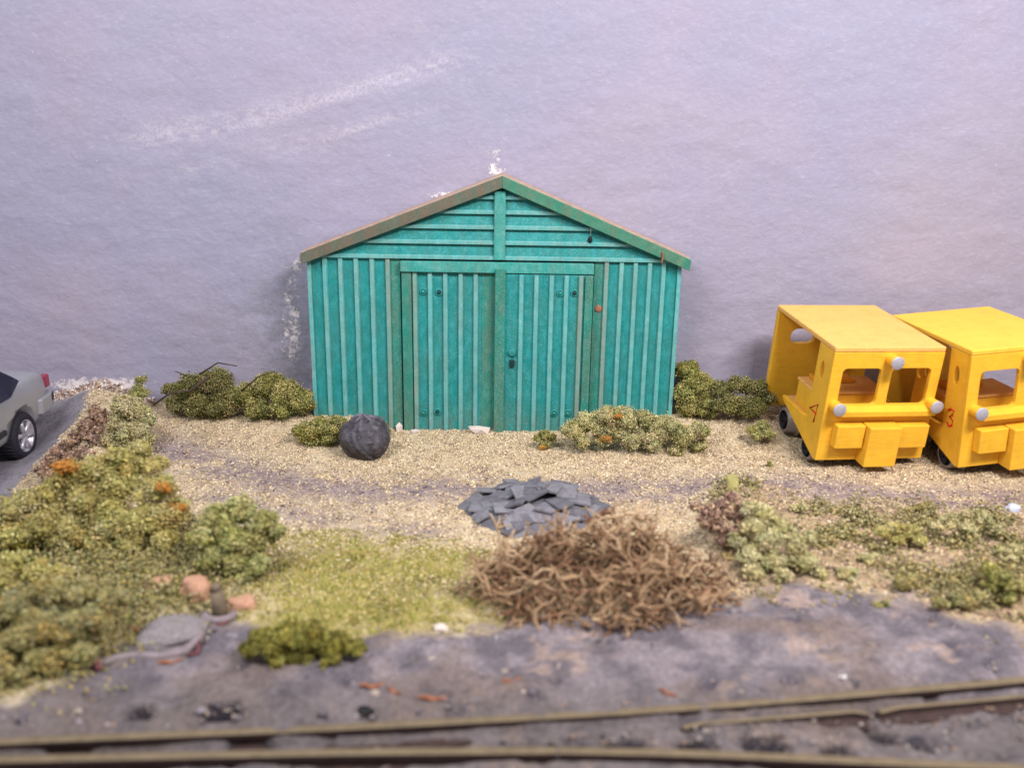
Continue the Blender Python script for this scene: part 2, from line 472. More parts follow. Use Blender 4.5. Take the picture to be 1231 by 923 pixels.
# ------------------------------------------------------------------ the ground
def poly_sd(X, Y, pts):
    """signed distance, positive inside."""
    P = np.array([at(*p, z=0)[:2] for p in pts])
    d = np.full(X.shape, 1e9); ins = np.zeros(X.shape, bool)
    for i in range(len(P)):
        a = P[i]; b = P[(i + 1) % len(P)]
        e = b - a; wx = X - a[0]; wy = Y - a[1]
        t = np.clip((wx * e[0] + wy * e[1]) / (e @ e), 0, 1)
        d = np.minimum(d, (wx - e[0] * t) ** 2 + (wy - e[1] * t) ** 2)
        c = ((a[1] > Y) != (b[1] > Y)) & (X < (b[0] - a[0]) * (Y - a[1]) / (b[1] - a[1] + 1e-12) + a[0])
        ins ^= c
    return np.where(ins, 1, -1) * np.sqrt(d)

def seg_d(X, Y, pts):
    P = np.array(pts, float); d = np.full(np.shape(X), 1e9)
    for i in range(len(P) - 1):
        a = P[i]; e = P[i + 1] - a; wx = X - a[0]; wy = Y - a[1]
        t = np.clip((wx * e[0] + wy * e[1]) / (e @ e), 0, 1)
        d = np.minimum(d, (wx - e[0] * t) ** 2 + (wy - e[1] * t) ** 2)
    return np.sqrt(d)

BANK_L = [(-5.25, 1.0), (-5.0, -0.2), (-4.75, -1.4), (-4.0, -2.7)]
BANK_R = [(2.35, -1.9), (2.05, -2.5), (1.95, -3.3)]
RAIL_FAR = [(-9, -6.35), (-6.0, -6.05), (-3.07, -5.79), (-1.1, -5.67), (1.07, -5.48), (3.39, -5.18), (6, -4.75), (9, -4.15)]
RAIL_NEAR = [(-9, -6.25), (-6.0, -6.08), (-2.98, -5.95), (-1.05, -5.885), (0.27, -5.87), (1.0, -5.89), (2.93, -6.02), (6, -6.3), (9, -6.7)]
def gh(X, Y):
    X = np.asarray(X, float); Y = np.asarray(Y, float)
    h = 0.015 * (fbm(X * 2, Y * 2, 21, 3) - 0.5)
    side = 0.15 * sstep(-1.1, 0.15, Y)
    door = sstep(-1.75, -1.4, X) * sstep(1.35, 1.0, X)
    h = h + side * (1 - door) * sstep(-5.3, -4.7, X)
    h = h - 0.03 * door * sstep(-0.9, -0.1, Y)
    h = h + 0.05 * sstep(2.3, 3.0, X) * sstep(-1.1, -0.4, Y)
    h = h + 0.24 * sstep(-0.35, 0.45, Y) * sstep(-4.7, -5.3, X)
    h = h + 0.20 * np.exp(-(seg_d(X, Y, BANK_L) / 0.42) ** 2)
    h = h + 0.10 * np.exp(-(seg_d(X, Y, BANK_R) / 0.30) ** 2)
    h = h + 0.10 * np.exp(-(((X + 3.0) / 0.9) ** 2 + ((Y + 3.9) / 0.7) ** 2))
    h = h + 0.05 * sstep(-3.0, -3.6, Y) * sstep(2.0, 2.8, X) * sstep(-4.3, -3.6, Y)
    fore = sstep(-4.1, -4.6, Y)
    h = h + fore * 0.11 * (fbm(X * 2.3, Y * 3.2, 31, 5) - 0.5)
    return h

ZONES = dict(
    asphalt=[(-900, 470), (60, 474), (128, 482), (100, 520), (55, 560), (0, 615), (-900, 760)],
    turf=[(352, 645), (470, 648), (555, 672), (575, 700), (575, 745), (530, 765), (440, 772), (330, 770), (295, 740), (300, 690)],
    grey=[(-400, 850), (0, 835), (90, 815), (110, 790), (240, 735), (300, 765), (440, 768), (540, 755), (700, 745), (880, 722), (960, 706), (1080, 712), (1150, 740), (1231, 765), (1700, 800), (2600, 1500), (-1400, 1500)],
    earth=[(850, 620), (900, 590), (1000, 615), (1231, 620), (1700, 640), (1800, 820), (1231, 775), (1150, 745), (1080, 715), (960, 708), (880, 722), (870, 690)],
    mossy=[(-300, 610), (0, 615), (225, 640), (300, 690), (240, 735), (110, 790), (90, 815), (0, 838), (-400, 850)],
    wallfoot=[(40, 470), (190, 455), (210, 470), (185, 478), (130, 486), (60, 480)],
)
def zone_masks(X, Y):
    wob = (fbm(X * 3.2, Y * 3.2, 41, 4) - 0.5) * 0.55
    out = {}
    for k, p in ZONES.items():
        s = {'asphalt': 0.05, 'grey': 0.12, 'turf': 0.5, 'earth': 0.4, 'mossy': 0.4, 'wallfoot': 0.1}[k]
        amp = {'asphalt': 0.4, 'grey': 0.85, 'turf': 1.3, 'earth': 0.9, 'mossy': 0.9, 'wallfoot': 0.5}[k]
        out[k] = sstep(-s, s, poly_sd(X, Y, p) + wob * amp)
    out['wallfoot'] = sstep(.26, .38, Y + wob * .3) * sstep(-4.2, -4.7, X) * sstep(-7.0, -6.2, X)
    tr = seg_d(X, Y, [at(*p, z=0)[:2] for p in [(190, 540), (330, 578), (440, 592), (560, 585)]])
    tr2 = seg_d(X, Y, [at(*p, z=0)[:2] for p in [(700, 588), (830, 590), (960, 585), (1100, 600), (1300, 605)]])
    tr3 = seg_d(X, Y, [at(*p, z=0)[:2] for p in [(250, 600), (400, 628), (520, 640)]])
    n = fbm(X * 4, Y * 5, 51, 5)
    out['track'] = np.clip(np.exp(-(tr / .40) ** 2) + 1.0 * np.exp(-(tr2 / .42) ** 2) + 0.75 * np.exp(-(tr3 / .22) ** 2), 0, 1) * sstep(0.20, 0.44, n)
    return out
def ground_colour(X, Y):
    z = zone_masks(X, Y)
    n1 = fbm(X * 6, Y * 6, 61, 4)[..., None]; n2 = fbm(X * 17, Y * 17, 71, 3)[..., None]; n3 = fbm(X * 1.3, Y * 1.3, 81, 3)[..., None]
    def two(a, b, n, lo=.3, hi=.7): t = sstep(lo, hi, n); return lin(a) * (1 - t) + lin(b) * t
    c = two((192, 170, 138), (206, 188, 158), n1)
    c = c + (two((152, 135, 138), (126, 110, 120), n2) - c) * z['track'][..., None] * 0.85
    c = c + (two((128, 122, 66), (162, 146, 100), n1) - c) * z['turf'][..., None]
    c = c + (two((176, 150, 118), (128, 108, 92), n2) - c) * z['earth'][..., None] * 0.85
    c = c + (two((160, 150, 96), (176, 162, 124), n1) - c) * z['mossy'][..., None]
    c = c + (two((124, 120, 128), (140, 134, 142), n1) - c) * z['asphalt'][..., None]
    g = two((104, 97, 104), (136, 126, 131), n1)
    pk = sstep(0.53, 0.60, fbm(X * 3.4, Y * 4.5, 91, 4)) * sstep(.48, .6, fbm(X * 9, Y * 12, 97, 3)) * sstep(-1.5, 0.3, X)
    g = g + (lin((182, 156, 140)) - g) * pk[..., None] * 0.45
    br = sstep(0.5, 0.7, fbm(X * 1.7 + 5, Y * 2.4, 401, 4))[..., None]
    g = g + (lin((122, 106, 98)) - g) * br * 0.6
    dk = sstep(0.66, 0.74, fbm(X * 5.5, Y * 6.5, 101, 3))[..., None]
    g = g + (lin((74, 70, 82)) - g) * dk * 0.7
    g = g + (lin((96, 88, 86)) - g) * sstep(-5.0, -5.6, Y)[..., None] * 0.6
    c = c + (g - c) * z['grey'][..., None]
    c = c + (two((190, 164, 146), (204, 192, 188), n2) - c) * z['wallfoot'][..., None]
    return c, z

def build_ground():
    x = np.arange(-10.5, 10.51, 0.034); y = np.concatenate([np.arange(-8.6, -6.6, 0.06), np.arange(-6.6, WALL_Y + 0.1, 0.024)])
    X, Y = np.meshgrid(x, y)
    c, z = ground_colour(X, Y)
    H = gh(X, Y)
    sand = 1 - np.clip(z['grey'] + z['asphalt'], 0, 1)
    H = H + sand * 0.022 * (fbm(X * 11, Y * 11, 111, 3) - 0.5) + z['earth'] * 0.05 * (fbm(X * 7, Y * 7, 121, 3) - 0.5)
    H = H + z['turf'] * 0.03 * (fbm(X * 14, Y * 14, 131, 2) - 0.5) + z['mossy'] * 0.08 * (fbm(X * 5, Y * 5, 141, 3) - 0.5)
    # plaster skin of the foreground with pits and a raised edge
    H = H + z['grey'] * (0.03 + 0.05 * (fbm(X * 7, Y * 8, 151, 4) - 0.5))
    pits = sstep(0.66, 0.74, fbm(X * 5.5, Y * 6.5, 101, 3)); H = H - z['grey'] * pits * 0.03
    # flangeway along the rails
    yf = np.interp(X, [p[0] for p in RAIL_FAR], [p[1] for p in RAIL_FAR]); H = H - 0.098 * sstep(-0.03, -0.10, Y - yf) - z['grey'] * 0.03 * np.exp(-((Y - yf) / .18) ** 2)
    for (a, bb, r) in PITS:
        k = np.exp(-(((X - a + .3 * (Y - bb)) / r) ** 4 + ((Y - bb) / (r * .75)) ** 4)); H = H - 0.10 * k
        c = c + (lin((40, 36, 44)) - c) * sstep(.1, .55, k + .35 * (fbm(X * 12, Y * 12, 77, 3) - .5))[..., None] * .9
    V = np.stack([X, Y, H], -1).reshape(-1, 3)
    F = np.arange(X.size).reshape(X.shape)
    F = np.stack([F[:-1, :-1], F[:-1, 1:], F[1:, 1:], F[1:, :-1]], -1).reshape(-1, 4)
    me = mesh_np('ground', V, F, M['ground'], c.reshape(-1, 3), smooth=True)
    tag(link('ground', me), kind='structure')
PITS = [(*at(px, py, z=0)[:2], r) for px, py, r in ((168, 858, .08), (268, 857, .11), (755, 886, .12), (840, 887, .11), (922, 887, .12), (1012, 893, .09), (1062, 869, .09), (505, 890, .10), (620, 889, .08), (690, 887, .07), (80, 895, .12), (300, 890, .12))]
build_ground()

# ------------------------------------------------------------------ crumbs: foam, gravel, soil
OCT_V = np.array([(1, 0, 0), (-1, 0, 0), (0, 1, 0), (0, -1, 0), (0, 0, 1), (0, 0, -1)], float)
OCT_F = np.array([(0, 2, 4), (2, 1, 4), (1, 3, 4), (3, 0, 4), (2, 0, 5), (1, 2, 5), (3, 1, 5), (0, 3, 5)])
TET_V = np.array([(1, 0, -.5), (-.6, .8, -.5), (-.6, -.8, -.4), (0, 0, .8)], float)
TET_F = np.array([(0, 2, 1), (0, 1, 3), (1, 2, 3), (2, 0, 3)])
def rand_rot(n, r):
    q = r.normal(size=(n, 4)); q /= np.linalg.norm(q, axis=1)[:, None]
    w, x, y, z = q.T
    return np.stack([np.stack([1 - 2 * (y * y + z * z), 2 * (x * y - z * w), 2 * (x * z + y * w)], -1),
                     np.stack([2 * (x * y + z * w), 1 - 2 * (x * x + z * z), 2 * (y * z - x * w)], -1),
                     np.stack([2 * (x * z - y * w), 2 * (y * z + x * w), 1 - 2 * (x * x + y * y)], -1)], 1)
def crumbs(P, S, colours, r, base=OCT_V, faces=OCT_F):
    """many small irregular bits at P with sizes S (n or n,3)."""
    n = len(P)
    S = np.asarray(S); S = S[:, None] * np.ones(3) if S.ndim == 1 else S
    L = base[None] * (1 + 0.45 * (r.random((n, len(base), 1)) - 0.5) * 2)
    L = L * S[:, None, :]
    V = np.einsum('nij,nkj->nki', rand_rot(n, r), L) + P[:, None, :]
    F = faces[None] + (np.arange(n) * len(base))[:, None, None]
    return V.reshape(-1, 3), F.reshape(-1, 3), np.repeat(colours, len(base), 0)

def scatter(name, n, box, test, cols, size, seed, flat=0.5, up=0.0, elong=1.8, pile=0.0):
    r = np.random.default_rng(seed)
    x = r.uniform(box[0], box[1], n); y = r.uniform(box[2], box[3], n)
    k = test(x, y, r); x = x[k]; y = y[k]; n = len(x)
    s = size * (0.5 + r.random(n) ** 2 * 1.2)
    S = np.stack([s * (1 + (elong - 1) * r.random(n)), s * 0.8, s * flat], -1)
    P = np.stack([x, y, gh(x, y) + s * 0.25 + up + pile * r.random(n) ** 2], -1)
    pal = lin(np.array(cols)); c = pal[r.integers(0, len(pal), n)] * (0.8 + 0.4 * r.random((n, 1)))
    # lie mostly flat: yaw only, small tilt
    a = r.uniform(0, 6.283, n); t = r.normal(0, .35, n)
    L = TET_V[None] * (1 + 0.4 * (r.random((n, 4, 1)) - .5)) * S[:, None, :]
    ca, sa = np.cos(a)[:, None], np.sin(a)[:, None]; ct, st = np.cos(t)[:, None], np.sin(t)[:, None]
    X_, Y_, Z_ = L[..., 0], L[..., 1], L[..., 2]
    X_, Z_ = X_ * ct - Z_ * st, X_ * st + Z_ * ct
    V = np.stack([X_ * ca - Y_ * sa, X_ * sa + Y_ * ca, Z_], -1) + P[:, None, :]
    F = TET_F[None] + (np.arange(n) * 4)[:, None, None]
    me = mesh_np(name, V.reshape(-1, 3), F.reshape(-1, 3), M['crumb'], np.repeat(c, 4, 0))
    return link(name, me)

def in_zone(want, avoid=()):
    def t(x, y, r):
        z = zone_masks(x, y)
        k = np.ones(len(x)) if want is None else z[want]
        for a in avoid: k = k * (1 - z[a])
        return r.random(len(x)) < k
    return t
def sand_test(x, y, r):
    z = zone_masks(x, y)
    k = (1 - z['grey']) * (1 - z['asphalt']) * (1 - 0.8 * z['turf']) * (1 - 0.55 * z['mossy']) * (1 - 0.5 * z['earth']) * (1 - 0.86 * z['track'])
    return r.random(len(x)) < k
tag(scatter('gravel', 240000, (-6.2, 8.2, -4.2, WALL_Y), sand_test, [(206, 186, 150), (194, 172, 138), (220, 204, 176), (182, 158, 128), (200, 176, 148), (150, 130, 118), (212, 194, 162)], 0.0135, 1), 'pale tan gravel of sawdust chips covering the yard', 'gravel', kind='stuff')
tag(scatter('dark_grit', 26000, (-6.2, 8.2, -4.0, 0.6), in_zone('track'), [(132, 116, 124), (104, 92, 100), (152, 136, 138), (170, 152, 144)], 0.014, 2), 'mauve grey grit worn through along the tracks in the yard', 'grit', kind='stuff')
def turf_test(x, y, r):
    return r.random(len(x)) < zone_masks(x, y)['turf'] * (.25 + .75 * sstep(.38, .6, fbm(x * 3, y * 3, 301, 4)))
tag(scatter('turf', 52000, (-2.6, 0.3, -5.0, -2.9), turf_test, [(140, 134, 68), (156, 146, 82), (122, 118, 56), (176, 162, 112), (134, 132, 74), (154, 134, 82)], 0.015, 3, flat=0.9, elong=1.3), 'olive yellow scatter turf between the round bush and the brushwood', 'grass', kind='stuff')
tag(scatter('soil', 40000, (1.7, 8.0, -4.9, -1.9), in_zone('earth'), [(170, 146, 116), (142, 120, 98), (114, 98, 86), (186, 164, 134), (148, 138, 98), (158, 128, 104)], 0.019, 4, flat=0.8), 'loose brown soil crumbs on the right hand bank', 'soil', kind='stuff')
def mossy_patch(x, y, r):
    z = zone_masks(x, y)['earth']
    return r.random(len(x)) < z * sstep(.38, .54, fbm(x * 3.1, y * 3.6, 201, 3))
tag(scatter('bank_moss', 90000, (1.9, 8.0, -4.9, -1.9), mossy_patch, [(156, 148, 104), (138, 130, 86), (172, 160, 122), (166, 146, 94), (120, 114, 78)], 0.016, 14, flat=1.0, elong=1.4, pile=.10), 'dull green moss patches on the soil of the right bank', 'moss', kind='stuff')
tag(scatter('moss', 90000, (-6.5, -1.8, -5.6, -2.2), in_zone('mossy'), [(148, 140, 90), (130, 124, 80), (172, 160, 120), (116, 112, 72), (158, 142, 96), (168, 152, 92), (140, 138, 98)], 0.015, 5, flat=0.9, elong=1.3, pile=.09), 'dull green and sandy moss on the lower left slope', 'moss', kind='stuff')
def behind_rail(x, y, r):
    yf = np.interp(x, [p[0] for p in RAIL_FAR], [p[1] for p in RAIL_FAR])
    return (y > yf + .07) & (r.random(len(x)) < zone_masks(x, y)['grey'])
def between_rails(x, y, r):
    yf = np.interp(x, [p[0] for p in RAIL_FAR], [p[1] for p in RAIL_FAR]); yn = np.interp(x, [p[0] for p in RAIL_NEAR], [p[1] for p in RAIL_NEAR])
    return (y < yf - .12) & (np.abs(y - yn) > .09)
tag(scatter('track_grit', 6000, (-4.6, 4.8, -7.2, -4.9), between_rails, [(128, 120, 118), (108, 100, 100), (150, 140, 134), (92, 84, 84), (134, 112, 96)], 0.017, 16, up=-.075), 'grey grit between the rails of the track', 'grit', kind='stuff')
tag(scatter('foreground_grit', 9000, (-4.6, 4.8, -6.3, -4.3), behind_rail, [(172, 148, 134), (128, 120, 122), (96, 90, 98), (182, 168, 156), (150, 118, 98), (140, 132, 136)], 0.013, 6), 'sparse crumbs lying on the grey plaster foreground', 'grit', kind='stuff')

tag(scatter('clods', 700, (-4.8, 4.8, -6.4, -4.2), behind_rail, [(128, 120, 126), (140, 132, 136), (112, 104, 106), (150, 136, 128), (98, 92, 98)], 0.04, 9, flat=0.6, elong=1.6), 'half buried grey clods roughening the foreground', 'clods', kind='stuff')
tag(scatter('edge_soil', 5000, (-4.6, 4.8, -5.6, -3.9), lambda x, y, r: r.random(len(x)) < (lambda g: g * (1 - g) * 4)(zone_masks(x, y)['grey']), [(150, 136, 122), (128, 118, 112), (170, 150, 124), (134, 124, 92), (112, 102, 100)], 0.026, 10, flat=0.8), 'loose soil along the broken edge of the grey foreground', 'soil', kind='stuff')

def wf(x, y, r): return r.random(len(x)) < zone_masks(x, y)['wallfoot']
tag(scatter('plaster_crumbs', 3000, (-7.2, -4.2, 0.0, WALL_Y), wf, [(206, 182, 164), (214, 204, 200), (190, 158, 136), (160, 144, 138), (208, 194, 186)], 0.02, 8, flat=0.8, pile=.05), 'pink and white plaster crumbs along the foot of the wall behind the car', 'plaster crumbs', kind='stuff')

PAL = dict(
    olive=[(132, 130, 66), (112, 114, 56), (152, 148, 86), (170, 160, 104), (92, 96, 48)],
    dark=[(96, 98, 52), (80, 84, 44), (116, 114, 62), (136, 128, 76), (150, 140, 96)],
    pale=[(160, 156, 108), (140, 140, 92), (180, 170, 126), (126, 126, 76), (190, 178, 140)],
    yellow=[(160, 150, 86), (146, 140, 76), (174, 162, 102), (132, 130, 72), (158, 140, 74), (164, 158, 112)],
    sage=[(162, 154, 114), (150, 142, 98), (172, 168, 130), (130, 128, 84), (182, 174, 134)],
    green=[(146, 144, 84), (130, 130, 70), (164, 160, 102), (114, 114, 58), (176, 168, 118), (140, 148, 96)],
    moss=[(118, 114, 42), (100, 98, 36), (134, 128, 56), (84, 82, 32)],
    dull=[(134, 126, 80), (118, 112, 68), (150, 142, 96), (146, 126, 72), (104, 98, 62), (128, 130, 96)],
    brown=[(140, 110, 98), (116, 90, 82), (158, 130, 114), (86, 66, 64), (184, 156, 134), (100, 76, 72)],
)
def bush(name, label, cat, base, blobs, pal, seed, size=0.022, dens=1.0, group=None, flowers=(), sticks=(), lean=0.5, fuzz=0.16, core=0.80):
    """base: pixel of the foot; blobs: (px, py, r px) lumps of the foam."""
    r = np.random.default_rng(seed)
    p0 = at(*base, z=0); 
    z0 = float(gh(p0[0], p0[1])); p0 = at(*base, z=z0)
    cs = size * 0.44
    root = thing(name, label, cat, p0, group=group)
    y0 = p0[1]
    Ps = []; Ss = []; Cs = []; K = lin(np.array(PAL[pal])); g_ = K.mean(1, keepdims=True); K = (K * .80 + g_ * .20 * np.array([1.1, 1.0, .82])) * np.array([1.42, 1.38, 1.26])
    Pc = []; Sc = []
    centers = []
    for (bx, by, br) in blobs:
        q = at(bx, by, y=y0); q = at(bx, by, y=y0 + lean * max(0, q[2] - z0) + r.uniform(-.04, .04))
        depth = (q - CAM) @ np.array([0, math.cos(PIT), -math.sin(PIT)])
        R_ = br * depth / FPX
        centers.append((q, R_))
    for (q, R_) in centers:
        # each lump is itself a handful of smaller tufts
        tufts = [(q, R_ * 0.72)]
        for k in range(int(9 + R_ * 20)):
            d = r.normal(size=3); d /= np.linalg.norm(d); d[2] = abs(d[2]) * 0.9 - 0.15
            tufts.append((q + d * R_ * 0.72, R_ * r.uniform(.26, .46)))
        for (tq, tr) in tufts:
            n = int(dens * 0.80 * 4 * math.pi * tr * tr / (cs * cs * 3.0)) + 6
            d = r.normal(size=(n, 3)); d /= np.linalg.norm(d, axis=1)[:, None]
            fz = fuzz * (1.7 if R_ < .125 else 1.15)
            rad = tr * (1 - fz * 1.6 + fz * 2.2 * r.random((n, 1)) + 0.22 * r.normal(size=(n, 1)) * (r.random((n, 1)) < .12))
            P = tq + d * rad * np.array([1, 1, .92])
            tint = r.uniform(.8, 1.2) * np.array([1 + r.normal(0, .05), 1, 1 + r.normal(0, .1)])
            ci = r.integers(0, len(K), n); ci = np.where(r.random(n) < .5, r.integers(0, len(K)), ci)
            keep = P[:, 2] > gh(P[:, 0], P[:, 1]) - .01
            Ps.append(P[keep]); Ss.append((cs * (0.5 + 0.9 * r.random(n)))[keep]); Cs.append((K[ci] * tint * (.80 + .40 * r.random((n, 1))))[keep])
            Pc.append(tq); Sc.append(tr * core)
    S_ = np.concatenate(Ss); S_ = S_[:, None] * (np.array([1.35, .9, .75]) * (1 + .3 * r.normal(size=(len(S_), 3))).clip(.4, 2))
    V, F, Cc = crumbs(np.concatenate(Ps), S_, np.concatenate(Cs), r, TET_V, TET_F)
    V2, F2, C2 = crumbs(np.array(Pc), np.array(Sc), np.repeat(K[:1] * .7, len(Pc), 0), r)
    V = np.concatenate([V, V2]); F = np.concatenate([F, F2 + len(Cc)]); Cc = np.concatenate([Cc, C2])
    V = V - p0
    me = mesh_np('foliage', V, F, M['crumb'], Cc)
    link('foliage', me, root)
    for (fx, fy, fr) in flowers:
        q = min((c for c in centers), key=lambda c: np.linalg.norm(at(fx, fy, y=c[0][1]) - c[0]))
        yy = q[0][1] - q[1] * 0.75
        f = at(fx, fy, y=yy); R_ = fr * 9.5 / FPX
        n = int(40 + 8 * fr * fr); d = r.normal(size=(n, 3)) * np.array([1, .6, .55]) * R_ * .33
        fc = lin(np.array([(206, 136, 60), (188, 120, 54), (190, 148, 84), (170, 136, 74)]))[r.integers(0, 4, n)]
        V, F, Cc = crumbs(f + d, cs * (0.6 + .7 * r.random(n)), fc, r, TET_V, TET_F)
        link('orange_tuft', mesh_np('orange_tuft', V - p0, F, M['crumb'], Cc), root)
    for (pts, w) in sticks:
        b = MB(); P = [at(x_, y_, y=y0 + dy) - p0 for (x_, y_, dy) in pts]
        b.tube(P, [w * (1 - .5 * i / (len(P) - 1)) for i in range(len(P))], M['stick'], 5)
        b.build('stick', root)
    return root

G = 'foam bushes round the yard'
bush('bush', 'dark olive straggly bush at the wall with a bare stick poking out left', 'bush', (250, 503),
     [(228, 470, 24), (258, 462, 24), (240, 487, 24), (278, 482, 22), (212, 486, 16), (205, 470, 11), (262, 494, 18)], 'dark', 11, size=.021, group=G, fuzz=.26, core=.62,
     sticks=[([(252, 452, -.2), (228, 470, -.25), (205, 472, -.25), (184, 487, -.3)], .02), ([(240, 450, -.1), (262, 436, -.1), (285, 440, -.1)], .012), ([(290, 470, -.2), (312, 452, -.15), (330, 447, -.1)], .012), ([(225, 452, -.1), (210, 446, -.1)], .01)])
bush('bush', 'olive rounded bush between the straggly dark bush and the shed corner', 'bush', (325, 504),
     [(300, 478, 22), (322, 466, 24), (345, 474, 20), (310, 493, 18), (340, 492, 18), (363, 488, 15), (368, 478, 12)], 'olive', 12, group=G, fuzz=.22, core=.66)
bush('weed', 'small upright green weed against the wall left of the bushes', 'plant', (168, 482), [(170, 458, 8), (164, 470, 10), (172, 474, 9), (160, 478, 7)], 'green', 13, size=.02, fuzz=.25, core=.6)
bush('bush', 'low pale olive bush tucked behind the black bag at the shed corner', 'bush', (388, 538),
     [(368, 521, 17), (385, 514, 18), (403, 512, 16), (378, 528, 12), (395, 527, 12), (412, 522, 10)], 'olive', 14, size=.02, group=G, fuzz=.2)
bush('weed', 'thin green tuft showing behind the right side of the black bag', 'plant', (456, 520), [(448, 508, 8), (458, 512, 8), (464, 518, 6)], 'olive', 15, size=.018)
bush('bush', 'olive bush hugging the right hand corner of the shed', 'bush', (832, 502),
     [(824, 448, 16), (838, 462, 20), (822, 474, 17), (845, 482, 20), (826, 493, 16), (850, 495, 14), (832, 440, 9)], 'olive', 16, group=G, fuzz=.22)
bush('bush', 'dusty brownish green bush behind the rear of the number 4 trolley', 'bush', (885, 505),
     [(870, 470, 16), (890, 463, 15), (908, 468, 16), (880, 487, 18), (902, 490, 18), (920, 480, 14), (862, 488, 12)], 'dark', 17, group=G, fuzz=.22)
bush('weed', 'low green tuft beside the rear wheel of the number 4 trolley', 'plant', (915, 530), [(905, 518, 9), (918, 514, 10), (925, 523, 8), (910, 525, 7)], 'green', 18, size=.02)
bush('weed', 'tiny bright green sprig on the gravel in front of the number 4 trolley', 'plant', (926, 563), [(926, 559, 4), (925, 555, 3)], 'green', 27, size=.012)
bush('bush', 'low sprawling pale bush along the shed front right of the doors', 'bush', (765, 546),
     [(700, 532, 11), (725, 529, 12), (755, 532, 13), (785, 535, 13), (815, 541, 12), (838, 538, 10), (690, 519, 16), (706, 508, 16), (730, 502, 18), (752, 505, 19), (775, 510, 20), (790, 524, 16), (722, 516, 14), (742, 522, 14), (800, 512, 18), (770, 526, 16), (820, 525, 19), (840, 520, 15), (812, 542, 11), (845, 534, 8), (700, 528, 9)], 'pale', 19, size=.02, group=G, fuzz=.24, lean=.3,
     flowers=[(728, 527, 8), (743, 500, 5)])
bush('weed', 'little green tuft with an orange foot in front of the right door', 'plant', (656, 541), [(654, 523, 9), (664, 527, 7), (646, 527, 6), (656, 534, 8)], 'olive', 20, size=.018, flowers=[(652, 538, 6)])
bush('bush', 'pale sage green bush at the top of the left bank beside the asphalt', 'bush', (152, 545),
     [(152, 492, 20), (170, 503, 17), (140, 508, 17), (160, 522, 20), (135, 530, 16), (175, 528, 14), (150, 540, 16)], 'sage', 21, size=.023, group=G)
bush('hedge', 'yellow olive hedge with orange tufts spreading over the left bank', 'hedge', (120, 668),
     [(165, 545, 18), (140, 552, 18), (188, 560, 16), (112, 556, 14), (90, 575, 24), (125, 568, 22), (160, 560, 22), (150, 585, 26), (185, 592, 26), (110, 600, 28), (65, 592, 24), (35, 608, 26), (10, 622, 26), (60, 630, 28), (25, 645, 24), (95, 636, 28), (135, 628, 30), (170, 628, 28), (200, 622, 24), (215, 608, 14), (160, 652, 22), (200, 650, 20), (120, 655, 20), (75, 652, 20), (-25, 625, 30), (-20, 650, 22)], 'yellow', 22, size=.026, group=G,
     flowers=[(78, 561, 13), (197, 586, 9), (214, 610, 9)])
bush('bush', 'round light green bush in front of the hedge beside the turf', 'bush', (285, 700),
     [(262, 622, 22), (292, 615, 22), (320, 628, 20), (245, 645, 20), (275, 648, 26), (308, 652, 24), (332, 640, 14), (255, 672, 20), (285, 680, 20), (312, 680, 16), (296, 695, 11)], 'green', 23, size=.026, group=G)
bush('bush', 'small dark mossy bush at the edge of the grey foreground', 'bush', (362, 803),
     [(318, 772, 22), (345, 765, 24), (375, 768, 24), (405, 775, 22), (428, 780, 13), (335, 788, 18), (365, 790, 18), (398, 790, 16), (298, 782, 12)], 'moss', 24, size=.026, group=G)
bush('bush', 'wide dull green clump filling the lower left corner of the slope', 'bush', (60, 832),
     [(20, 735, 30), (60, 712, 26), (100, 715, 24), (135, 722, 20), (45, 760, 32), (85, 758, 28), (10, 790, 30), (55, 795, 28), (95, 790, 20), (115, 745, 22), (25, 818, 20), (-20, 760, 34), (-20, 800, 26)], 'dull', 25, size=.03, group=G, lean=.9)
bush('bush', 'sandy yellow green clump on the slope just below the hedge', 'bush', (30, 715),
     [(15, 680, 26), (45, 690, 22), (-5, 700, 22), (75, 690, 16), (20, 708, 16)], 'yellow', 26, size=.028, group=G, lean=.9)
bush('bush', 'sage green bush climbing the right bank beside the brown soil', 'bush', (940, 705),
     [(905, 612, 14), (922, 622, 16), (940, 635, 17), (905, 635, 15), (925, 650, 18), (955, 655, 17), (900, 668, 18), (930, 675, 18), (965, 675, 17), (905, 690, 15), (940, 693, 13), (985, 690, 12), (885, 650, 12), (975, 645, 10)], 'sage', 28, size=.024, group=G, lean=.8, fuzz=.2)
bush('bush', 'yellow tufted bush on the right bank below the trolleys', 'bush', (1090, 662), [(1062, 640, 11), (1078, 636, 11), (1095, 640, 13), (1105, 650, 10), (1080, 650, 9)], 'yellow', 29, size=.024, group=G)
bush('bush', 'grey green bush on the right bank under the number 3 trolley', 'bush', (1150, 655), [(1125, 636, 10), (1142, 628, 12), (1160, 636, 12), (1180, 622, 13), (1195, 635, 12), (1170, 645, 9)], 'sage', 30, size=.024, group=G)
bush('bush', 'olive bush near the lower right edge of the bank', 'bush', (1205, 732), [(1192, 688, 14), (1205, 698, 16), (1222, 708, 14), (1210, 720, 12), (1190, 705, 10)], 'olive', 31, size=.026, group=G)
bush('bush', 'low dull tuft at the edge where bank meets grey foreground', 'bush', (1145, 738), [(1130, 725, 10), (1148, 720, 12), (1165, 726, 10), (1178, 718, 8)], 'dull', 32, size=.026, group=G)
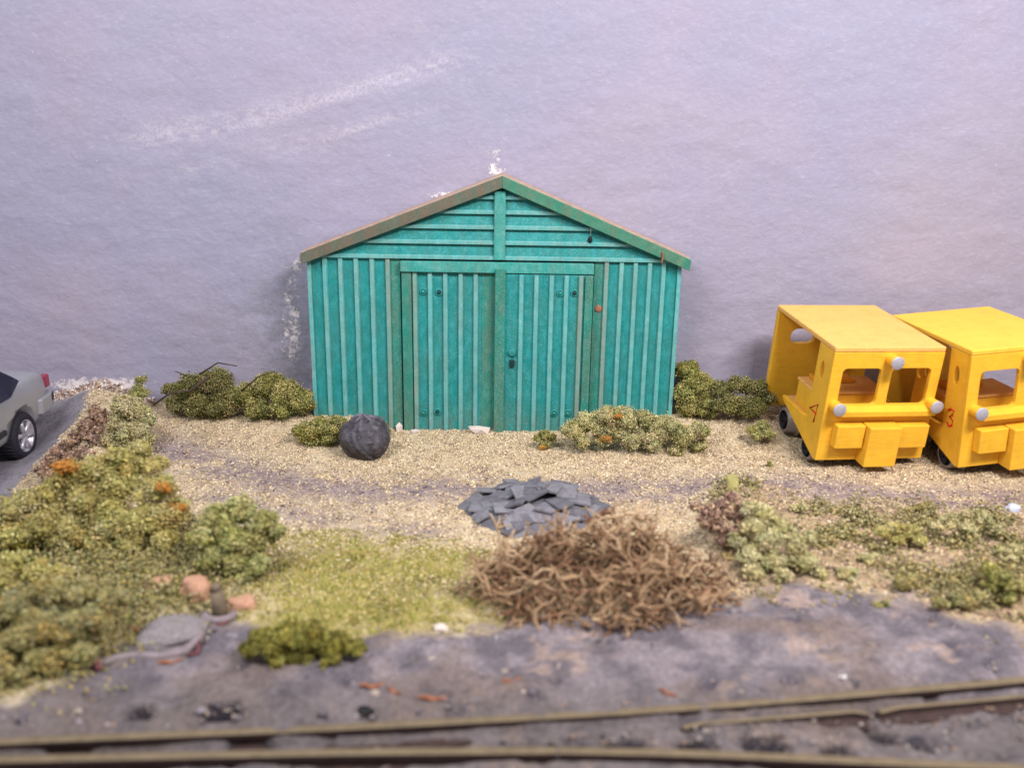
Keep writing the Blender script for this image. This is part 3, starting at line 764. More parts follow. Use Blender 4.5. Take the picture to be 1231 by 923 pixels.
for i, (x_, y_, r_, pal, lab) in enumerate([(1012, 640, 9, 'dull', 'small dull tuft on the right bank between sage bush and yellow bush'),
        (1045, 672, 8, 'pale', 'pale low tuft on bare soil below the yellow bush'), (1020, 690, 9, 'sage', 'sage tuft at the lower right end of the sage bush'),
        (1090, 700, 11, 'dull', 'grey tuft beside the straw on the right bank'), (1110, 610, 7, 'dull', 'small tuft at the yard edge above the yellow bush'),
        (1215, 665, 11, 'sage', 'sage tuft above the olive bush at the right edge'), (960, 612, 7, 'pale', 'pale tuft at the top of the right bank'),
        (1060, 728, 7, 'dull', 'lone tuft on the rim of the grey foreground')]):
    bush('weed', lab, 'plant', (x_, y_ + r_), [(x_ - r_ * .7, y_, r_), (x_ + r_ * .6, y_ - 2, r_ * .9), (x_, y_ + r_ * .5, r_ * .7)], pal, 50 + i, size=.022, group='small tufts on the right bank')

# earth banks of coarse brown soil
def bank(label, base, blobs, seed):
    return bush('soil_bank', label, 'soil bank', base, blobs, 'brown', seed, size=.026, dens=.9, lean=.8, fuzz=.2, core=.85, group='heaps of coarse brown soil')
bank('crumbly purple brown soil bank beside the asphalt and the car', (75, 578), [(112, 494, 8), (122, 498, 8), (100, 512, 8), (90, 526, 8), (78, 538, 8), (104, 548, 10), (92, 556, 10), (80, 566, 9), (60, 572, 9), (116, 500, 9), (108, 510, 11), (118, 518, 9), (98, 522, 11), (110, 530, 10), (86, 534, 11), (98, 542, 9), (72, 544, 11), (86, 550, 9), (60, 556, 11), (72, 562, 9), (50, 566, 9), (122, 506, 7)], 41)
rb = bank('dark purple brown soil heap with a pale stub between gravel and brushwood', (872, 690), [(880, 598, 10), (868, 606, 9), (875, 615, 13), (860, 618, 11), (848, 614, 9), (836, 610, 7), (885, 622, 10), (862, 634, 11), (846, 628, 10), (880, 642, 11), (890, 655, 9), (868, 650, 9), (893, 672, 7), (885, 608, 8)], 42)
b = MB(); p = at(*(872, 690), z=0); q0 = np.array(rb.location)
b.tube([at(883, 606, y=-2.25) - q0, at(881, 590, y=-2.25) - q0, at(880, 572, y=-2.25) - q0], [.075, .07, .055], simple('mossy_stub', (158, 150, 96), 0.9, 0.2, var=.2, scale=12, bmp=.3), 9)
b.build('stub', rb)

# ------------------------------------------------------------------ the shed
ROLL = math.radians(0.9)
SHX = -0.22
shed = thing('shed', 'teal green corrugated model shed with double doors standing against the wall', 'shed', (SHX, 0, 0), (0, ROLL, 0))
def S(px, py):
    """pixel -> shed front plane (x, z) in the shed's own frame."""
    q = at(px, py, y=0); x = q[0] - SHX; z = q[2]
    return x * math.cos(ROLL) - z * math.sin(ROLL), x * math.sin(ROLL) + z * math.cos(ROLL)
XL = (S(372, 320)[0] + S(380.5, 500)[0]) / 2
XR = (S(817, 328)[0] + S(804, 497)[0]) / 2
ZG = S(590, 312)[1]                     # bottom of the gable
DEPTH = WALL_Y - 0.03
apex = S(604, 211); eL = S(363.5, 303); eR = S(828.5, 311)
XA = S(601, 265)[0]
0 and print('shed', XL, XR, ZG, apex, eL, eR)
def roof_z(x):
    e = eL if x < apex[0] else eR
    return apex[1] + (e[1] - apex[1]) * (x - apex[0]) / (e[0] - apex[0])
TB = 0.125                              # bargeboard depth
# wall panels with ribs
def rib(parent, x, z0, z1, y, m, w=0.062, d=0.032):
    b = MB(); b.prism([(x - w / 2, y), (x - w * .36, y - d), (x + w * .36, y - d), (x + w / 2, y)], 2, z0, z1, m)
    return b.build('rib', parent)
def xm(top, bot):
    """x of an upright seen at its top and bottom pixels."""
    return (S(*top)[0] + S(*bot)[0]) / 2
zb = -0.22
b = MB(); b.box((XL, 0, zb), (xm((482, 314), (484, 518)), .05, ZG), M['teal'])
wl = b.build('wall_panel', shed)
for i, (t, u) in enumerate(((390.5, 398), (409.5, 416), (428, 434), (447.5, 452), (467, 469.5))):
    rib(wl, xm((t, 314), (u, 500)), zb, ZG, 0, M['rib'] if i < 3 else M['rib_brown'] if i == 4 else M['rib'])
b = MB(); b.box((xm((469, 314), (471, 500)) + .02, -.006, zb), (xm((482, 314), (484, 518)) - .004, .0, ZG - .002), M['teal_grubby']); b.build('grimy_strip', wl)
x0r = xm((715.5, 316), (706, 514))
b = MB(); b.box((x0r, 0, zb), (XR, .05, ZG), M['teal'])
wr = b.build('wall_panel', shed)
for i, (t, u) in enumerate(((731.5, 719), (749.5, 736), (766, 752.5), (783, 769), (799.5, 785))):
    rib(wr, xm((t, 316), (u, 500)), zb, ZG, 0, M['rib'] if i not in (0,) else M['rib_brown'])
b = MB(); b.box((x0r + .004, -.006, zb), (xm((727, 316), (716, 500)) - .005, 0, ZG - .002), M['teal_grubby']); b.build('grimy_strip', wr)
b = MB(); sx, sz = S(717, 371); b.lathe([(0.0, .012), (.035, .012), (.045, .004), (.045, 0)], M['rust_spot'], 14, Matrix.Translation((sx + .02, -.006, sz)) @ Matrix.Rotation(math.pi / 2, 4, 'X')); b.build('rust_patch', wr)
for x in (XL, XR):
    b = MB(); b.box((x - .022, -.03, zb), (x + .022, .0, ZG), M['rib']); b.build('corner_strip', shed)
for x, s in ((XL, 1), (XR, -1)):
    b = MB(); b.box((min(x, x + s * .05), .051, zb), (max(x, x + s * .05), DEPTH, roof_z(x) - .06), M['teal']); w = b.build('side_wall', shed)
# gable
g_y = 0.0
gb = MB(); gb.prism([(XL, ZG), (XR, ZG), (XR, roof_z(XR) - .05), (apex[0], apex[1] - .05), (XL, roof_z(XL) - .05)], 1, .02, .07, M['teal_deep'])
gable = gb.build('gable', shed)
rows = [ZG] + [S(590, y_)[1] for y_ in (293.8, 275.5, 257.3, 239.5)] + [apex[1] - .02]
kw = S(608, 270)[0] - S(594.5, 270)[0]
for i in range(5):
    za, zc = rows[i] + .002, rows[i + 1] - .002
    for s in (-1, 1):
        inner = XA + s * (kw / 2 - .01)
        def edge(z):
            e = eL if s < 0 else eR
            t = (z + .045 - apex[1]) / (e[1] - apex[1]); t = max(0, min(1, t)); x = apex[0] + (e[0] - apex[0]) * t
            return max(x, XL) if s < 0 else min(x, XR)
        o0, o1 = edge(za), edge(zc)
        lip = za + .045
        ol = edge(lip)
        if abs(o0 - inner) < .08 or (o0 - inner) * s < 0: continue
        def sec(x_, z_, y_): return (x_, y_, z_)
        if (o1 - inner) * s < 0.02: o1 = inner + s * .02
        b = MB()
        # wedge board: top set back, bottom proud with a pale worn lip
        V = [(inner, -.002, zc), (o1, -.002, zc), (ol, -.030, lip), (inner, -.030, lip), (inner, .02, zc), (o1, .02, zc), (o0, .02, za), (inner, .02, za)]
        b.add(V, [(0, 3, 2, 1), (0, 1, 5, 4)], M['teal'])
        V2 = [(inner, -.030, lip), (ol, -.030, lip), (ol, -.048, lip - .012), (inner, -.048, lip - .012), (inner, -.048, za), (o0, -.048, za), (inner, .02, za), (o0, .02, za)]
        b.add(V2, [(0, 1, 2, 3), (3, 2, 5, 4), (4, 5, 7, 6)], M['rib'])
        b.build('board', gable)
b = MB(); b.box((XA - kw / 2, -.075, ZG + .003), (XA + kw / 2, -.02, apex[1] - .17), M['lintel'], .008); b.build('king_post', shed)
# bargeboards and roof
for e, m_, nm in ((eL, 'barge_brown', 'brown stained bargeboard'), (eR, 'barge_green', 'green bargeboard')):
    vx, vz = e[0] - apex[0], e[1] - apex[1]; L = math.hypot(vx, vz)
    pts = [(apex[0], apex[1]), (e[0], e[1]), (e[0] + (.01 if e is eL else -.01), e[1] - TB), (apex[0], apex[1] - TB * 1.06)]
    b = MB(); b.prism(pts, 1, -.13, -.06, M[m_], .006); o = b.build('bargeboard', shed); o['label'] = nm
    pts = [(apex[0], apex[1] + .012), (e[0], e[1] + .012), (e[0], e[1] - .035), (apex[0], apex[1] - .035)]
    b = MB(); b.prism(pts, 1, -.058, DEPTH, M['roof']); b.build('roof', shed)
b = MB(); b.box((XL + .05, DEPTH - .05, zb), (XR - .05, DEPTH, ZG), M['teal']); b.build('rear_wall', shed)
# lintel and doors
lx0 = S(482, 318)[0]; lx1 = S(713.5, 321)[0]; lz1 = S(590, 314)[1]; lz0 = S(590, 327)[1]
b = MB(); b.box((lx0, -.085, lz0), (lx1, -.002, lz1 - .004), M['lintel'], .006); b.build('lintel', shed)
def bolt(parent, px, py, dark, y):
    x, z = S(px, py)
    b = MB(); Mx = Matrix.Translation((x, y, z)) @ Matrix.Rotation(math.pi / 2, 4, 'X')
    b.lathe([(.046, 0), (.046, .01), (.04, .016), (.03, .016), (.026, .008), (.0, .008)], M['bolt'], 14, Mx)
    b.lathe([(.02, .012), (.02, .03), (.0, .032)], M['bolt_dark'] if dark else M['teal_deep'], 8, Mx)
    b.build('bolt', parent)
zd = S(600, 518.5)[1]
# left door, set back
dl0 = xm((484, 327), (485, 518)); dl1 = xm((596, 330), (593, 518))
b = MB(); b.box((dl0, -.02, zd), (dl1, .02, lz0 + .01), M['teal'])
dl = b.build('door', shed); dl['label'] = 'left shed door, set behind the right one'
b = MB(); b.box((dl0 + .004, -.055, zd - .01), (xm((495.5, 330), (497, 516)), -.02, lz0 - .004), M['teal_grubby'], .004); b.build('stile', dl)
for i, (t, u) in enumerate(((500, 500.5), (518.5, 517.5), (536.5, 535.5), (555, 553), (573, 570.5))):
    rib(dl, xm((t, 330), (u, 512)), zd, lz0 - .004, -.02, M['rib_brown'] if i < 1 else M['rib'])
b = MB(); b.box((xm((580, 330), (578, 512)), -.026, zd + .002), (dl1, -.02, lz0 - .006), M['teal_grubby']); b.build('grimy_strip', dl)
for p in ((509, 350, 0), (528, 351, 1), (509.5, 495, 0), (526, 494, 1)): bolt(dl, p[0], p[1], p[2], -.02)
# right door, slid in front
dr0 = xm((596.5, 327), (593.5, 518)); dr1 = xm((713.5, 330), (704, 514))
zd2 = S(640, 517)[1]
b = MB(); b.box((dr0, -.075, zd2), (dr1, -.022, lz0 - .012), M['teal'])
dr = b.build('door', shed); dr['label'] = 'right shed door with the lock, standing proud'
b = MB(); b.box((dr0 - .004, -.115, zd2 - .012), (xm((608, 330), (605, 516)), -.075, lz0 + .05), M['teal_grubby'], .006); b.build('stile', dr)
b = MB(); b.box((xm((704, 330), (695.5, 512)), -.105, zd2 - .004), (dr1 + .003, -.075, lz0 - .014), M['teal_grubby'], .005); b.build('stile', dr)
for i, (t, u) in enumerate(((628, 622.5), (645.5, 640), (663.5, 657.5), (681, 674.5), (699, 690.5))):
    rib(dr, xm((t, 332), (u, 512)), zd2, lz0 - .014, -.075, M['rib_brown'] if i in (4,) else M['rib'])
for p in ((673, 351, 0), (690, 351, 1), (665.5, 494, 0), (682, 494, 0)): bolt(dr, p[0], p[1], p[2], -.075)
lk = MB(); x, z = S(615.5, 428)
lk.lathe([(.05, 0), (.05, .015), (.03, .022), (0, .022)], M['bolt'], 14, Matrix.Translation((x, -.075, z + .06)) @ Matrix.Rotation(math.pi / 2, 4, 'X'))
lk.box((x - .028, -.11, z - .11), (x + .03, -.075, z - .02), M['bolt_dark'], .01)
lk.build('lock', dr)
b = MB(); b.box((dr0 + .22, -.02, zd2 - .1), (dr1 - .3, .0, zd2 + .05), M['black']); b.build('door_gap_shade', shed)  # added black block, paints the shade of the gap under the right door
# bits hanging on the gable
x, z = S(709.5, 288)
dl_ = thing('dead_spider', 'tiny dark speck hanging by a thread on the shed gable', 'spider', at(709.5, 288, y=-.05))
b = MB(); b.lathe([(0, -.045), (.02, -.03), (.026, 0), (.014, .03), (0, .04)], M['black'], 8); b.build('body', dl_)
b = MB(); b.tube([(0, 0, .03), (.005, -.03, .12), (0, -.075, .19)], .003, M['white_bit'], 4); b.build('thread', dl_)
ol_ = thing('orange_leaf_scrap', 'thin orange scrap hanging from the right bargeboard', 'scrap', at(796, 312, y=-.145))
b = MB(); b.tube([(0, 0, .09), (.006, -.01, .03), (-.006, -.01, -.03), (.002, 0, -.07)], [.006, .012, .010, .004], M['rust'], 6); b.build('scrap', ol_)
# bright stones at the foot of the doors
for i, (px_, py_, s_, m_, lab) in enumerate(((480, 511, .07, 'plaster_pale', 'pale pinkish stone at the foot of the left door'), (575, 516, .09, 'plaster_pale', 'low pale lump of gravel under the middle of the doors'), (500, 521, .05, 'plaster_pale', 'small flat pale stone below the left door bolt'))):
    bm = bmesh.new(); bmesh.ops.create_icosphere(bm, subdivisions=1, radius=1)
    for v in bm.verts: v.co *= random.uniform(.75, 1.2)
    b = MB(); b.bm(bm, M[m_]); p = at(px_, py_, y=-.14 if i else -.05)
    o = b.build('stone', None, (p[0], p[1], float(gh(p[0], p[1])) + s_ * .4)); o.scale = (s_ * (1.6 if i else .8), s_, s_ * (.7 if i else 1.5)); tag(o, lab, 'stone')

# ------------------------------------------------------------------ the yellow trolleys
W_, L_, H_ = 1.209, 1.47, 1.273
def rrect(x0, z0, x1, z1, r, n=5):
    P = []
    for cx, cz, a in ((x1 - r, z1 - r, 0), (x0 + r, z1 - r, 90), (x0 + r, z0 + r, 180), (x1 - r, z0 + r, 270)):
        for k in range(n + 1):
            t = math.radians(a + 90 * k / n); P.append((cx + r * math.cos(t), cz + r * math.sin(t)))
    return P
def trolley(label, v, number, roof_mat):
    x, y, z, yaw, pit, rol = v
    Rm = Matrix.Rotation(yaw, 4, 'Z') @ Matrix.Rotation(pit, 4, 'X') @ Matrix.Rotation(rol, 4, 'Y')
    t = thing('rail_trolley', label, 'rail trolley', (x, y, z), Rm.to_euler(), 'yellow model rail trolleys parked on the gravel')
    Y = M['yellow']
    b = MB(); b.box((0, 0, H_ - .055), (W_, L_, H_), M[roof_mat], .012); b.build('roof', t)
    b = MB(); b.prism([(.0, .0), (W_, .0), (W_, H_ - .057), (.0, H_ - .057)], 1, 0, .05, Y, .006,
                      holes=[rrect(.125, .635, .55, 1.04, .05), rrect(.665, .635, 1.10, 1.04, .05)])
    b.build('front_panel', t)
    b = MB(); b.prism([(0, .535), (0.05, .63), (0, .635), (-.02, .635), (-.10, .595), (-.10, .545)][1:] + [], 0, .12, W_ - .02, Y, 0)
    b.build('sill', t)
    b = MB(); b.box((.0, L_ - .06, .03), (W_, L_, H_ - .057), Y, .008)
    b = MB(); b.prism([(0, .03), (W_, .03), (W_, H_ - .057), (0, H_ - .057)], 1, L_ - .07, L_, Y, .006,
                      holes=[rrect(.19, .82, .50, 1.0, .085), rrect(.70, .82, 1.02, 1.0, .085)])
    b.build('rear_panel', t)
    for s in (0, 1):
        a0, a1 = (0, .045) if s == 0 else (W_ - .045, W_)
        b = MB(); b.prism([(.052, .0), (.06, -.01), (.58, .17), (.95, .30), (.98, .345), (.34, .345), (.335, H_ - .057), (.052, H_ - .057)], 0, a0, a1, Y, .005,
                          holes=[[(.205 + .042 * math.cos(q) , .952 + .10 * math.sin(q)) for q in np.linspace(0, 2 * math.pi, 17)[:-1]]])
        b.build('side_panel', t)
    b = MB(); b.box((.046, .06, .29), (W_ - .046, .985, .335), M['yellow_dusty']); b.build('floor', t)
    b = MB(); b.box((.07, .35, .336), (.86, .80, .605), M['yellow'], .012)
    b.box((.058, .338, .607), (.875, .815, .64), M['yellow_dusty'], .012); b.build('engine_cover', t)
    b = MB(); b.box((.16, .58, .642), (.60, .76, .70), M['orange_dark'], .012); b.build('lid', t)
    b = MB(); b.tube([(1.0, .054, 1.02), (1.0, .09, 1.02), (1.01, .10, .97), (1.03, .10, .92), (1.05, .1, .90)], .014, Y, 8); b.build('wiper', t)
    for (bx0, bx1, bz0, bz1, pr) in ((.125, .435, .185, .445, .115), (.445, .80, .0, .450, .19), (.81, 1.15, .18, .44, .115)):
        b = MB(); b.box((bx0, -pr, bz0), (bx1, -.001, bz1), Y, .012); b.build('front_box', t)
    for (lx, lz, ln) in ((.615, 1.15, .15), (.095, .638, .14), (1.165, .655, .14)):
        b = MB(); Mx = Matrix.Translation((lx, 0, lz)) @ Matrix.Rotation(math.pi / 2, 4, 'X')
        b.lathe([(.060, -.0), (.064, ln - .03), (.067, ln - .012)], Y, 20, Mx)
        h = b.build('headlight', t)
        b = MB(); b.lathe([(.068, ln - .013), (.070, ln - .004), (.064, ln + .0), (.0, ln + .001)], M['silver'], 20, Mx); b.build('lens', h)
    # underframe
    b = MB(); b.box((.20, .12, -.02), (W_ - .2, 1.10, .285), M['dark']); b.build('chassis', t)
    for wy, wz in ((.235, .045), (.86, .085)):
        for s in (0, 1):
            Mx = Matrix.Translation((.06 if s == 0 else W_ - .06, wy, wz)) @ Matrix.Rotation(-math.pi / 2 if s == 0 else math.pi / 2, 4, 'Y')
            b = MB()
            b.lathe([(.0, -.09), (.178, -.09), (.184, -.082), (.178, -.07), (.150, -.062), (.140, .055), (.132, .06), (.112, .058)], M['steel'], 28, Mx)
            w = b.build('wheel', t)
            b = MB(); b.lathe([(.112, .057), (.108, .02), (.04, .012), (.036, .045), (.0, .05)], M['black'], 24, Mx)
            for k in range(6):
                q = math.pi * k / 3; b.tube([Mx @ Vector((.03 * math.cos(q), .03 * math.sin(q), .03)), Mx @ Vector((.112 * math.cos(q), .112 * math.sin(q), .035))], .011, M['black'], 5)
            b.build('hub', w)
        b = MB(); b.tube([(.1, wy, wz), (W_ - .1, wy, wz)], .03, M['dark'], 8); b.build('axle', t)
    # painted number on the left side panel
    strokes = {'4': [[(.055, -.005), (-.07, .0), (.055, .105), (.03, -.11)]],
               '3': [[(-.035, .065), (-.01, .095), (.035, .09), (.02, .035), (-.015, .01), (.035, -.02), (.03, -.075), (-.01, -.095), (-.04, -.06)]]}[number]
    cy, cz = .215, .478
    b = MB()
    for st in strokes:
        # (a, b): a runs towards the front edge of the panel as read from outside
        b.tube([(-.002, cy - a * 1.25, cz + c_) for a, c_ in st], .0155, M['red_paint'], 6)
    for q in range(len(b.v)): b.v[q] = (min(-.0005, -.002 + (b.v[q][0] + .002) * .35), b.v[q][1], b.v[q][2])
    o = b.build('painted_number', t); o['label'] = 'red hand painted ' + number
    return t
V4 = (3.223, -1.456, .12, .128, .108, .028)
V3 = (4.641, -1.67, .117, .146, .047, -.056)
trolley('yellow rail trolley with the red number 4 and a dusty pale roof', V4, '4', 'yellow_dusty')
trolley('yellow rail trolley with the red number 3, cut by the right edge', V3, '3', 'yellow_fresh')
# loose brake rod / pebble bits under number 4 and the pale tip on the sill
# ------------------------------------------------------------------ the car
def car():
    t = thing('parked_car', 'silver grey car with alloy wheels parked on asphalt at the left edge', 'car', (-6.19, -0.26, 0.0), (0, 0, math.radians(2.5)))
    hw = .80
    # stations run from the tail (y = 0) to the nose (y = -4)
    st = [(0.0, .58, .40, .66), (-.04, .68, .32, .76), (-.14, .76, .27, .86), (-.35, .79, .25, .915), (-.75, .80, .24, .945), (-1.6, .80, .23, .88), (-2.6, .80, .23, .86), (-3.2, .79, .24, .82), (-3.7, .74, .26, .74), (-3.95, .62, .32, .62)]
    V = []; F = []; n = 12
    for (y, w, zb_, zt) in st:
        hgt = zt - zb_
        half = [(w * .80, zb_), (w * .96, zb_ + .06 * hgt), (w * .985, zb_ + .32 * hgt), (w * 1.0, zb_ + .58 * hgt), (w * .975, zb_ + .84 * hgt), (w * .90, zb_ + .96 * hgt)]
        ring = [(x, z) for x, z in half] + [(-x, z) for x, z in half[::-1]]
        V += [(x, y, z) for x, z in ring]
    for i in range(len(st) - 1):
        for k in range(n):
            k2 = (k + 1) % n; F.append((i * n + k, i * n + k2, (i + 1) * n + k2, (i + 1) * n + k))
    F.append(tuple(range(n))); F.append(tuple(range(len(V) - 1, len(V) - 1 - n, -1)))
    b = MB(); b.add(V, F, M['car_paint'], True)
    body = b.build('body', t)
    sub = body.modifiers.new('s', 'SUBSURF'); sub.levels = 2; sub.render_levels = 2
    dg = bpy.context.evaluated_depsgraph_get(); dg.update()
    cut = []
    for wy in (-.83, -3.2):
        c_ = MB(); c_.tube([(-1.2, wy, .27), (1.2, wy, .27)], .315, M['car_trim'], 32); co = c_.build('cutter', t); cut.append(co)
        bo = body.modifiers.new('b', 'BOOLEAN'); bo.operation = 'DIFFERENCE'; bo.object = co; bo.solver = 'EXACT'
    bpy.context.view_layer.update(); dg = bpy.context.evaluated_depsgraph_get(); dg.update()
    me = bpy.data.meshes.new_from_object(body.evaluated_get(dg))
    body.modifiers.clear(); body.data = me
    for c_ in cut: bpy.data.objects.remove(c_)
    b = MB(); b.box((-.60, -3.7, .25), (.60, -.25, .6), M['black']); b.build('underbody', t)
    # greenhouse
    V = []; prof = [(-.95, .93), (-1.35, 1.28), (-1.7, 1.33), (-2.3, 1.32), (-3.05, .85)]
    b = MB()
    for sgn in (1,):
        V = [(w * s, y, z) for (y, z), w in zip(prof, (.70, .60, .58, .58, .70)) for s in (1, -1)]
        F = [(2 * i, 2 * i + 1, 2 * i + 3, 2 * i + 2) for i in range(4)]
        b.add(V, F, M['car_paint'])
        b.add([V[0], V[2], V[4], V[6], V[8]], [(0, 1, 2, 3, 4)], M['car_paint'])
        b.add([V[1], V[3], V[5], V[7], V[9]], [(4, 3, 2, 1, 0)], M['car_paint'])
    b.build('roof', t)
    for s in (1, -1):
        b = MB()
        pts = [(.812, -.83, .885), (.80, -.93, .955), (.67, -1.38, 1.27), (.64, -2.25, 1.285), (.815, -2.85, .79), (.818, -1.05, .765)]
        b.add([(x * s, y, z) for x, y, z in pts] + [((x - .03) * s, y, z - .01) for x, y, z in pts], [(0, 1, 5), (1, 2, 5), (2, 3, 5), (3, 4, 5), (8, 7, 11), (9, 8, 11), (10, 9, 11), (7, 6, 11)] + [(i, (i + 1) % 6, 6 + (i + 1) % 6, 6 + i) for i in range(6)], M['car_glass']); b.build('side_window', t)
        b = MB(); b.box((.72 * s - .06, -.14, .60), (.72 * s + .028, -.02, .75), M['tail_red'], .02); b.build('tail_light', t)
        b = MB(); b.box((.795 * s - .02, -2.75, .40), (.795 * s + .02, -1.22, .46), M['car_trim'], .01); b.build('side_strip', t)
    b = MB(); b.add([(-.56, -1.10, 1.06), (.56, -1.10, 1.06), (.53, -1.30, 1.25), (-.53, -1.30, 1.25)], [(0, 1, 2, 3)], M['car_glass']); b.build('rear_window', t)
    # bumper wraps the tail
    P = [(-.812, -.40), (-.80, -.14), (-.76, -.03), (-.66, .035), (-.4, .06), (.4, .06), (.66, .035), (.76, -.03), (.80, -.14), (.812, -.40)]
    b = MB()
    def wrap(P, z0, z1, off, m_):
        V = []
        for (x, y) in P:
            sx = x * (1 + off); sy = y + off * .5
            V += [(sx, sy, z0), (sx, sy, z1), (x * .93, y - .06, z1), (x * .93, y - .06, z0)]
        F = []
        for i in range(len(P) - 1):
            for k in range(4):
                k2 = (k + 1) % 4; F.append((i * 4 + k, i * 4 + k2, (i + 1) * 4 + k2, (i + 1) * 4 + k))
        F += [(0, 1, 2, 3), tuple(range(len(V) - 1, len(V) - 5, -1))]
        b.add(V, F, m_, False)
    wrap(P, .36, .55, 0, M['car_paint']); bp = b.build('bumper', t)
    bv = bp.modifiers.new('bevel', 'BEVEL'); bv.width = .025; bv.segments = 3; bv.angle_limit = math.radians(50)
    b = MB(); wrap(P[1:9], .45, .53, .012, M['car_trim']); b.build('bumper_strip', bp)
    for wy in (-.83, -3.2):
        for s in (1, -1):
            Mx = Matrix.Translation((.70 * s, wy, .258)) @ Matrix.Rotation(math.pi / 2 * s, 4, 'Y')
            b = MB(); b.lathe([(.17, -.1), (.235, -.1), (.258, -.075), (.258, .075), (.235, .10), (.182, .103), (.172, .08)], M['tyre'], 32, Mx)
            for k in range(36):
                q = 2 * math.pi * k / 36
                b.tube([Mx @ Vector((.259 * math.cos(q), .259 * math.sin(q), -.07)), Mx @ Vector((.259 * math.cos(q), .259 * math.sin(q), .07))], .008, M['tyre'], 4)
            w = b.build('wheel', t)
            b = MB(); b.lathe([(.182, .095), (.176, .1), (.165, .085), (.155, .03), (.0, .02)], M['rim'], 32, Mx)
            for k in range(6):
                q = 2 * math.pi * k / 6 + .3
                b.tube([Mx @ Vector((.0, .0, .07)), Mx @ Vector((.10 * math.cos(q), .10 * math.sin(q), .078)), Mx @ Vector((.168 * math.cos(q), .168 * math.sin(q), .083))], [.035, .024, .03], M['rim'], 6)
            b.lathe([(.045, .06), (.045, .09), (.03, .1), (0, .1)], M['rim'], 14, Mx)
            b.build('rim', w)
    return t
car()

# ------------------------------------------------------------------ the bag
def bag():
    p = at(437, 555, z=0.0); z0 = float(gh(p[0], p[1])); p = at(437, 555, z=z0)
    t = thing('rubbish_bag', 'round black crumpled bag knotted on top lying before the shed', 'bag', (p[0], p[1] + .22, z0))
    bm = bmesh.new(); bmesh.ops.create_icosphere(bm, subdivisions=5, radius=1)
    from mathutils import noise as mn
    for v in bm.verts:
        n = v.co.normalized()
        r = 1 + .13 * mn.noise(n * 1.6) + .07 * abs(mn.noise(n * 4 + Vector((3, 1, 2)))) - .02
        a = math.atan2(n.y, n.x)
        top = max(0, n.z - .25)
        r += .05 * top * math.sin(a * 6 + 1.5 * mn.noise(n * 2)) + .03 * abs(mn.noise(n * 9)) * (0.4 + top)
        # two crossing pleats
        for (k, off) in ((Vector((.82, -.10, .30)), .04),):
            d = n.dot(k.normalized()) - off + .10 * math.sin(n.z * 3 + 1)
            r += .06 * math.exp(-(d / .04) ** 2) - .035 * math.exp(-((d - .09) / .04) ** 2)
        v.co = n * r
        v.co.z *= .90
        if v.co.z < -.72: v.co.z = -.72 + (v.co.z + .72) * .25
        v.co *= .285
    b = MB(); b.bm(bm, M['bag'], True); o = b.build('sack', t, (0, 0, .205))
    b = MB()
    for k in range(5):
        a = k * 1.23 + .4; b.tube([(.0, -.02, .42), (.07 * math.cos(a), .05 * math.sin(a) - .03, .455 + .01 * (k % 3)), (.16 * math.cos(a), .10 * math.sin(a) - .04, .43 - .01 * (k % 2))], [.03, .026, .012], M['bag'], 6)
    b.build('knot', t)
bag()

# ------------------------------------------------------------------ slate heap
def slates():
    c0 = at(643, 612, z=0)
    t = thing('slate_heap', 'heap of broken grey slates lying on the gravel', 'slates', (c0[0], c0[1], 0))
    r = random.Random(5)
    def mound(x, y):                       # local height
        d = math.hypot(x / .66, y / .62)
        return max(0, .19 * (1 - d ** 1.6) * (.75 + .5 * math.sin(x * 5 + 1) * math.cos(y * 6)))
    n = 40
    gx, gy = np.meshgrid(np.linspace(-.66, .66, n), np.linspace(-.62, .62, n))
    d = np.sqrt((gx / .66) ** 2 + (gy / .62) ** 2)
    hz = np.maximum(-.03, .15 * (1 - d ** 1.6)) + .05 * (fbm(gx * 5 + 9, gy * 5, 3, 3) - .5)
    F = np.arange(n * n).reshape(n, n); F = np.stack([F[:-1, :-1], F[:-1, 1:], F[1:, 1:], F[1:, :-1]], -1).reshape(-1, 4)
    link('rubble_core', mesh_np('rubble_core', np.stack([gx, gy, hz], -1).reshape(-1, 3), F, M['slate_dark'], smooth=False), t)
    protos = []
    for k in range(9):
        w = .115 * r.uniform(.75, 1.15); h = .115 * r.uniform(.85, 1.25)
        pts = [(-w, -h), (w * r.uniform(.6, 1), -h * r.uniform(.8, 1)), (w, h * r.uniform(.3, 1)), (w * r.uniform(-.2, .6), h), (-w * r.uniform(.6, 1), h * r.uniform(.5, 1))]
        b = MB(); b.prism(pts, 2, -.013, .013, M['slate'] if k % 3 else M['slate_dark'], .004)
        o = b.build('slate', t); protos.append(o)
    k = 0; used = 0
    spots = []
    for ring, cnt in ((.98, 17), (.76, 13), (.52, 9), (.28, 5), (.06, 2)):
        for i in range(cnt):
            a = 2 * math.pi * i / cnt + ring * 3 + r.uniform(-.15, .15)
            spots.append((ring * .53 * math.cos(a) * r.uniform(.78, 1.16), ring * .56 * math.sin(a) * r.uniform(.8, 1.12), a))
    for i, (x, y, a) in enumerate(spots):
        o = protos[i % 9] if i < 9 else protos[i % 9].copy()
        if i >= 9: COL.objects.link(o); o.parent = t
        e = .02; nx = -(mound(x + e, y) - mound(x - e, y)) / (2 * e); ny = -(mound(x, y + e) - mound(x, y - e)) / (2 * e)
        nrm = Vector((nx * .5 + r.uniform(-.32, .32), ny * .5 + r.uniform(-.32, .32), 1)).normalized()
        q = nrm.to_track_quat('Z', 'Y').to_matrix().to_4x4() @ Matrix.Rotation(r.uniform(0, 6.28), 4, 'Z')
        o.rotation_euler = q.to_euler()
        o.location = (x, y, mound(x, y) + .018 + .02 * r.random())
slates()

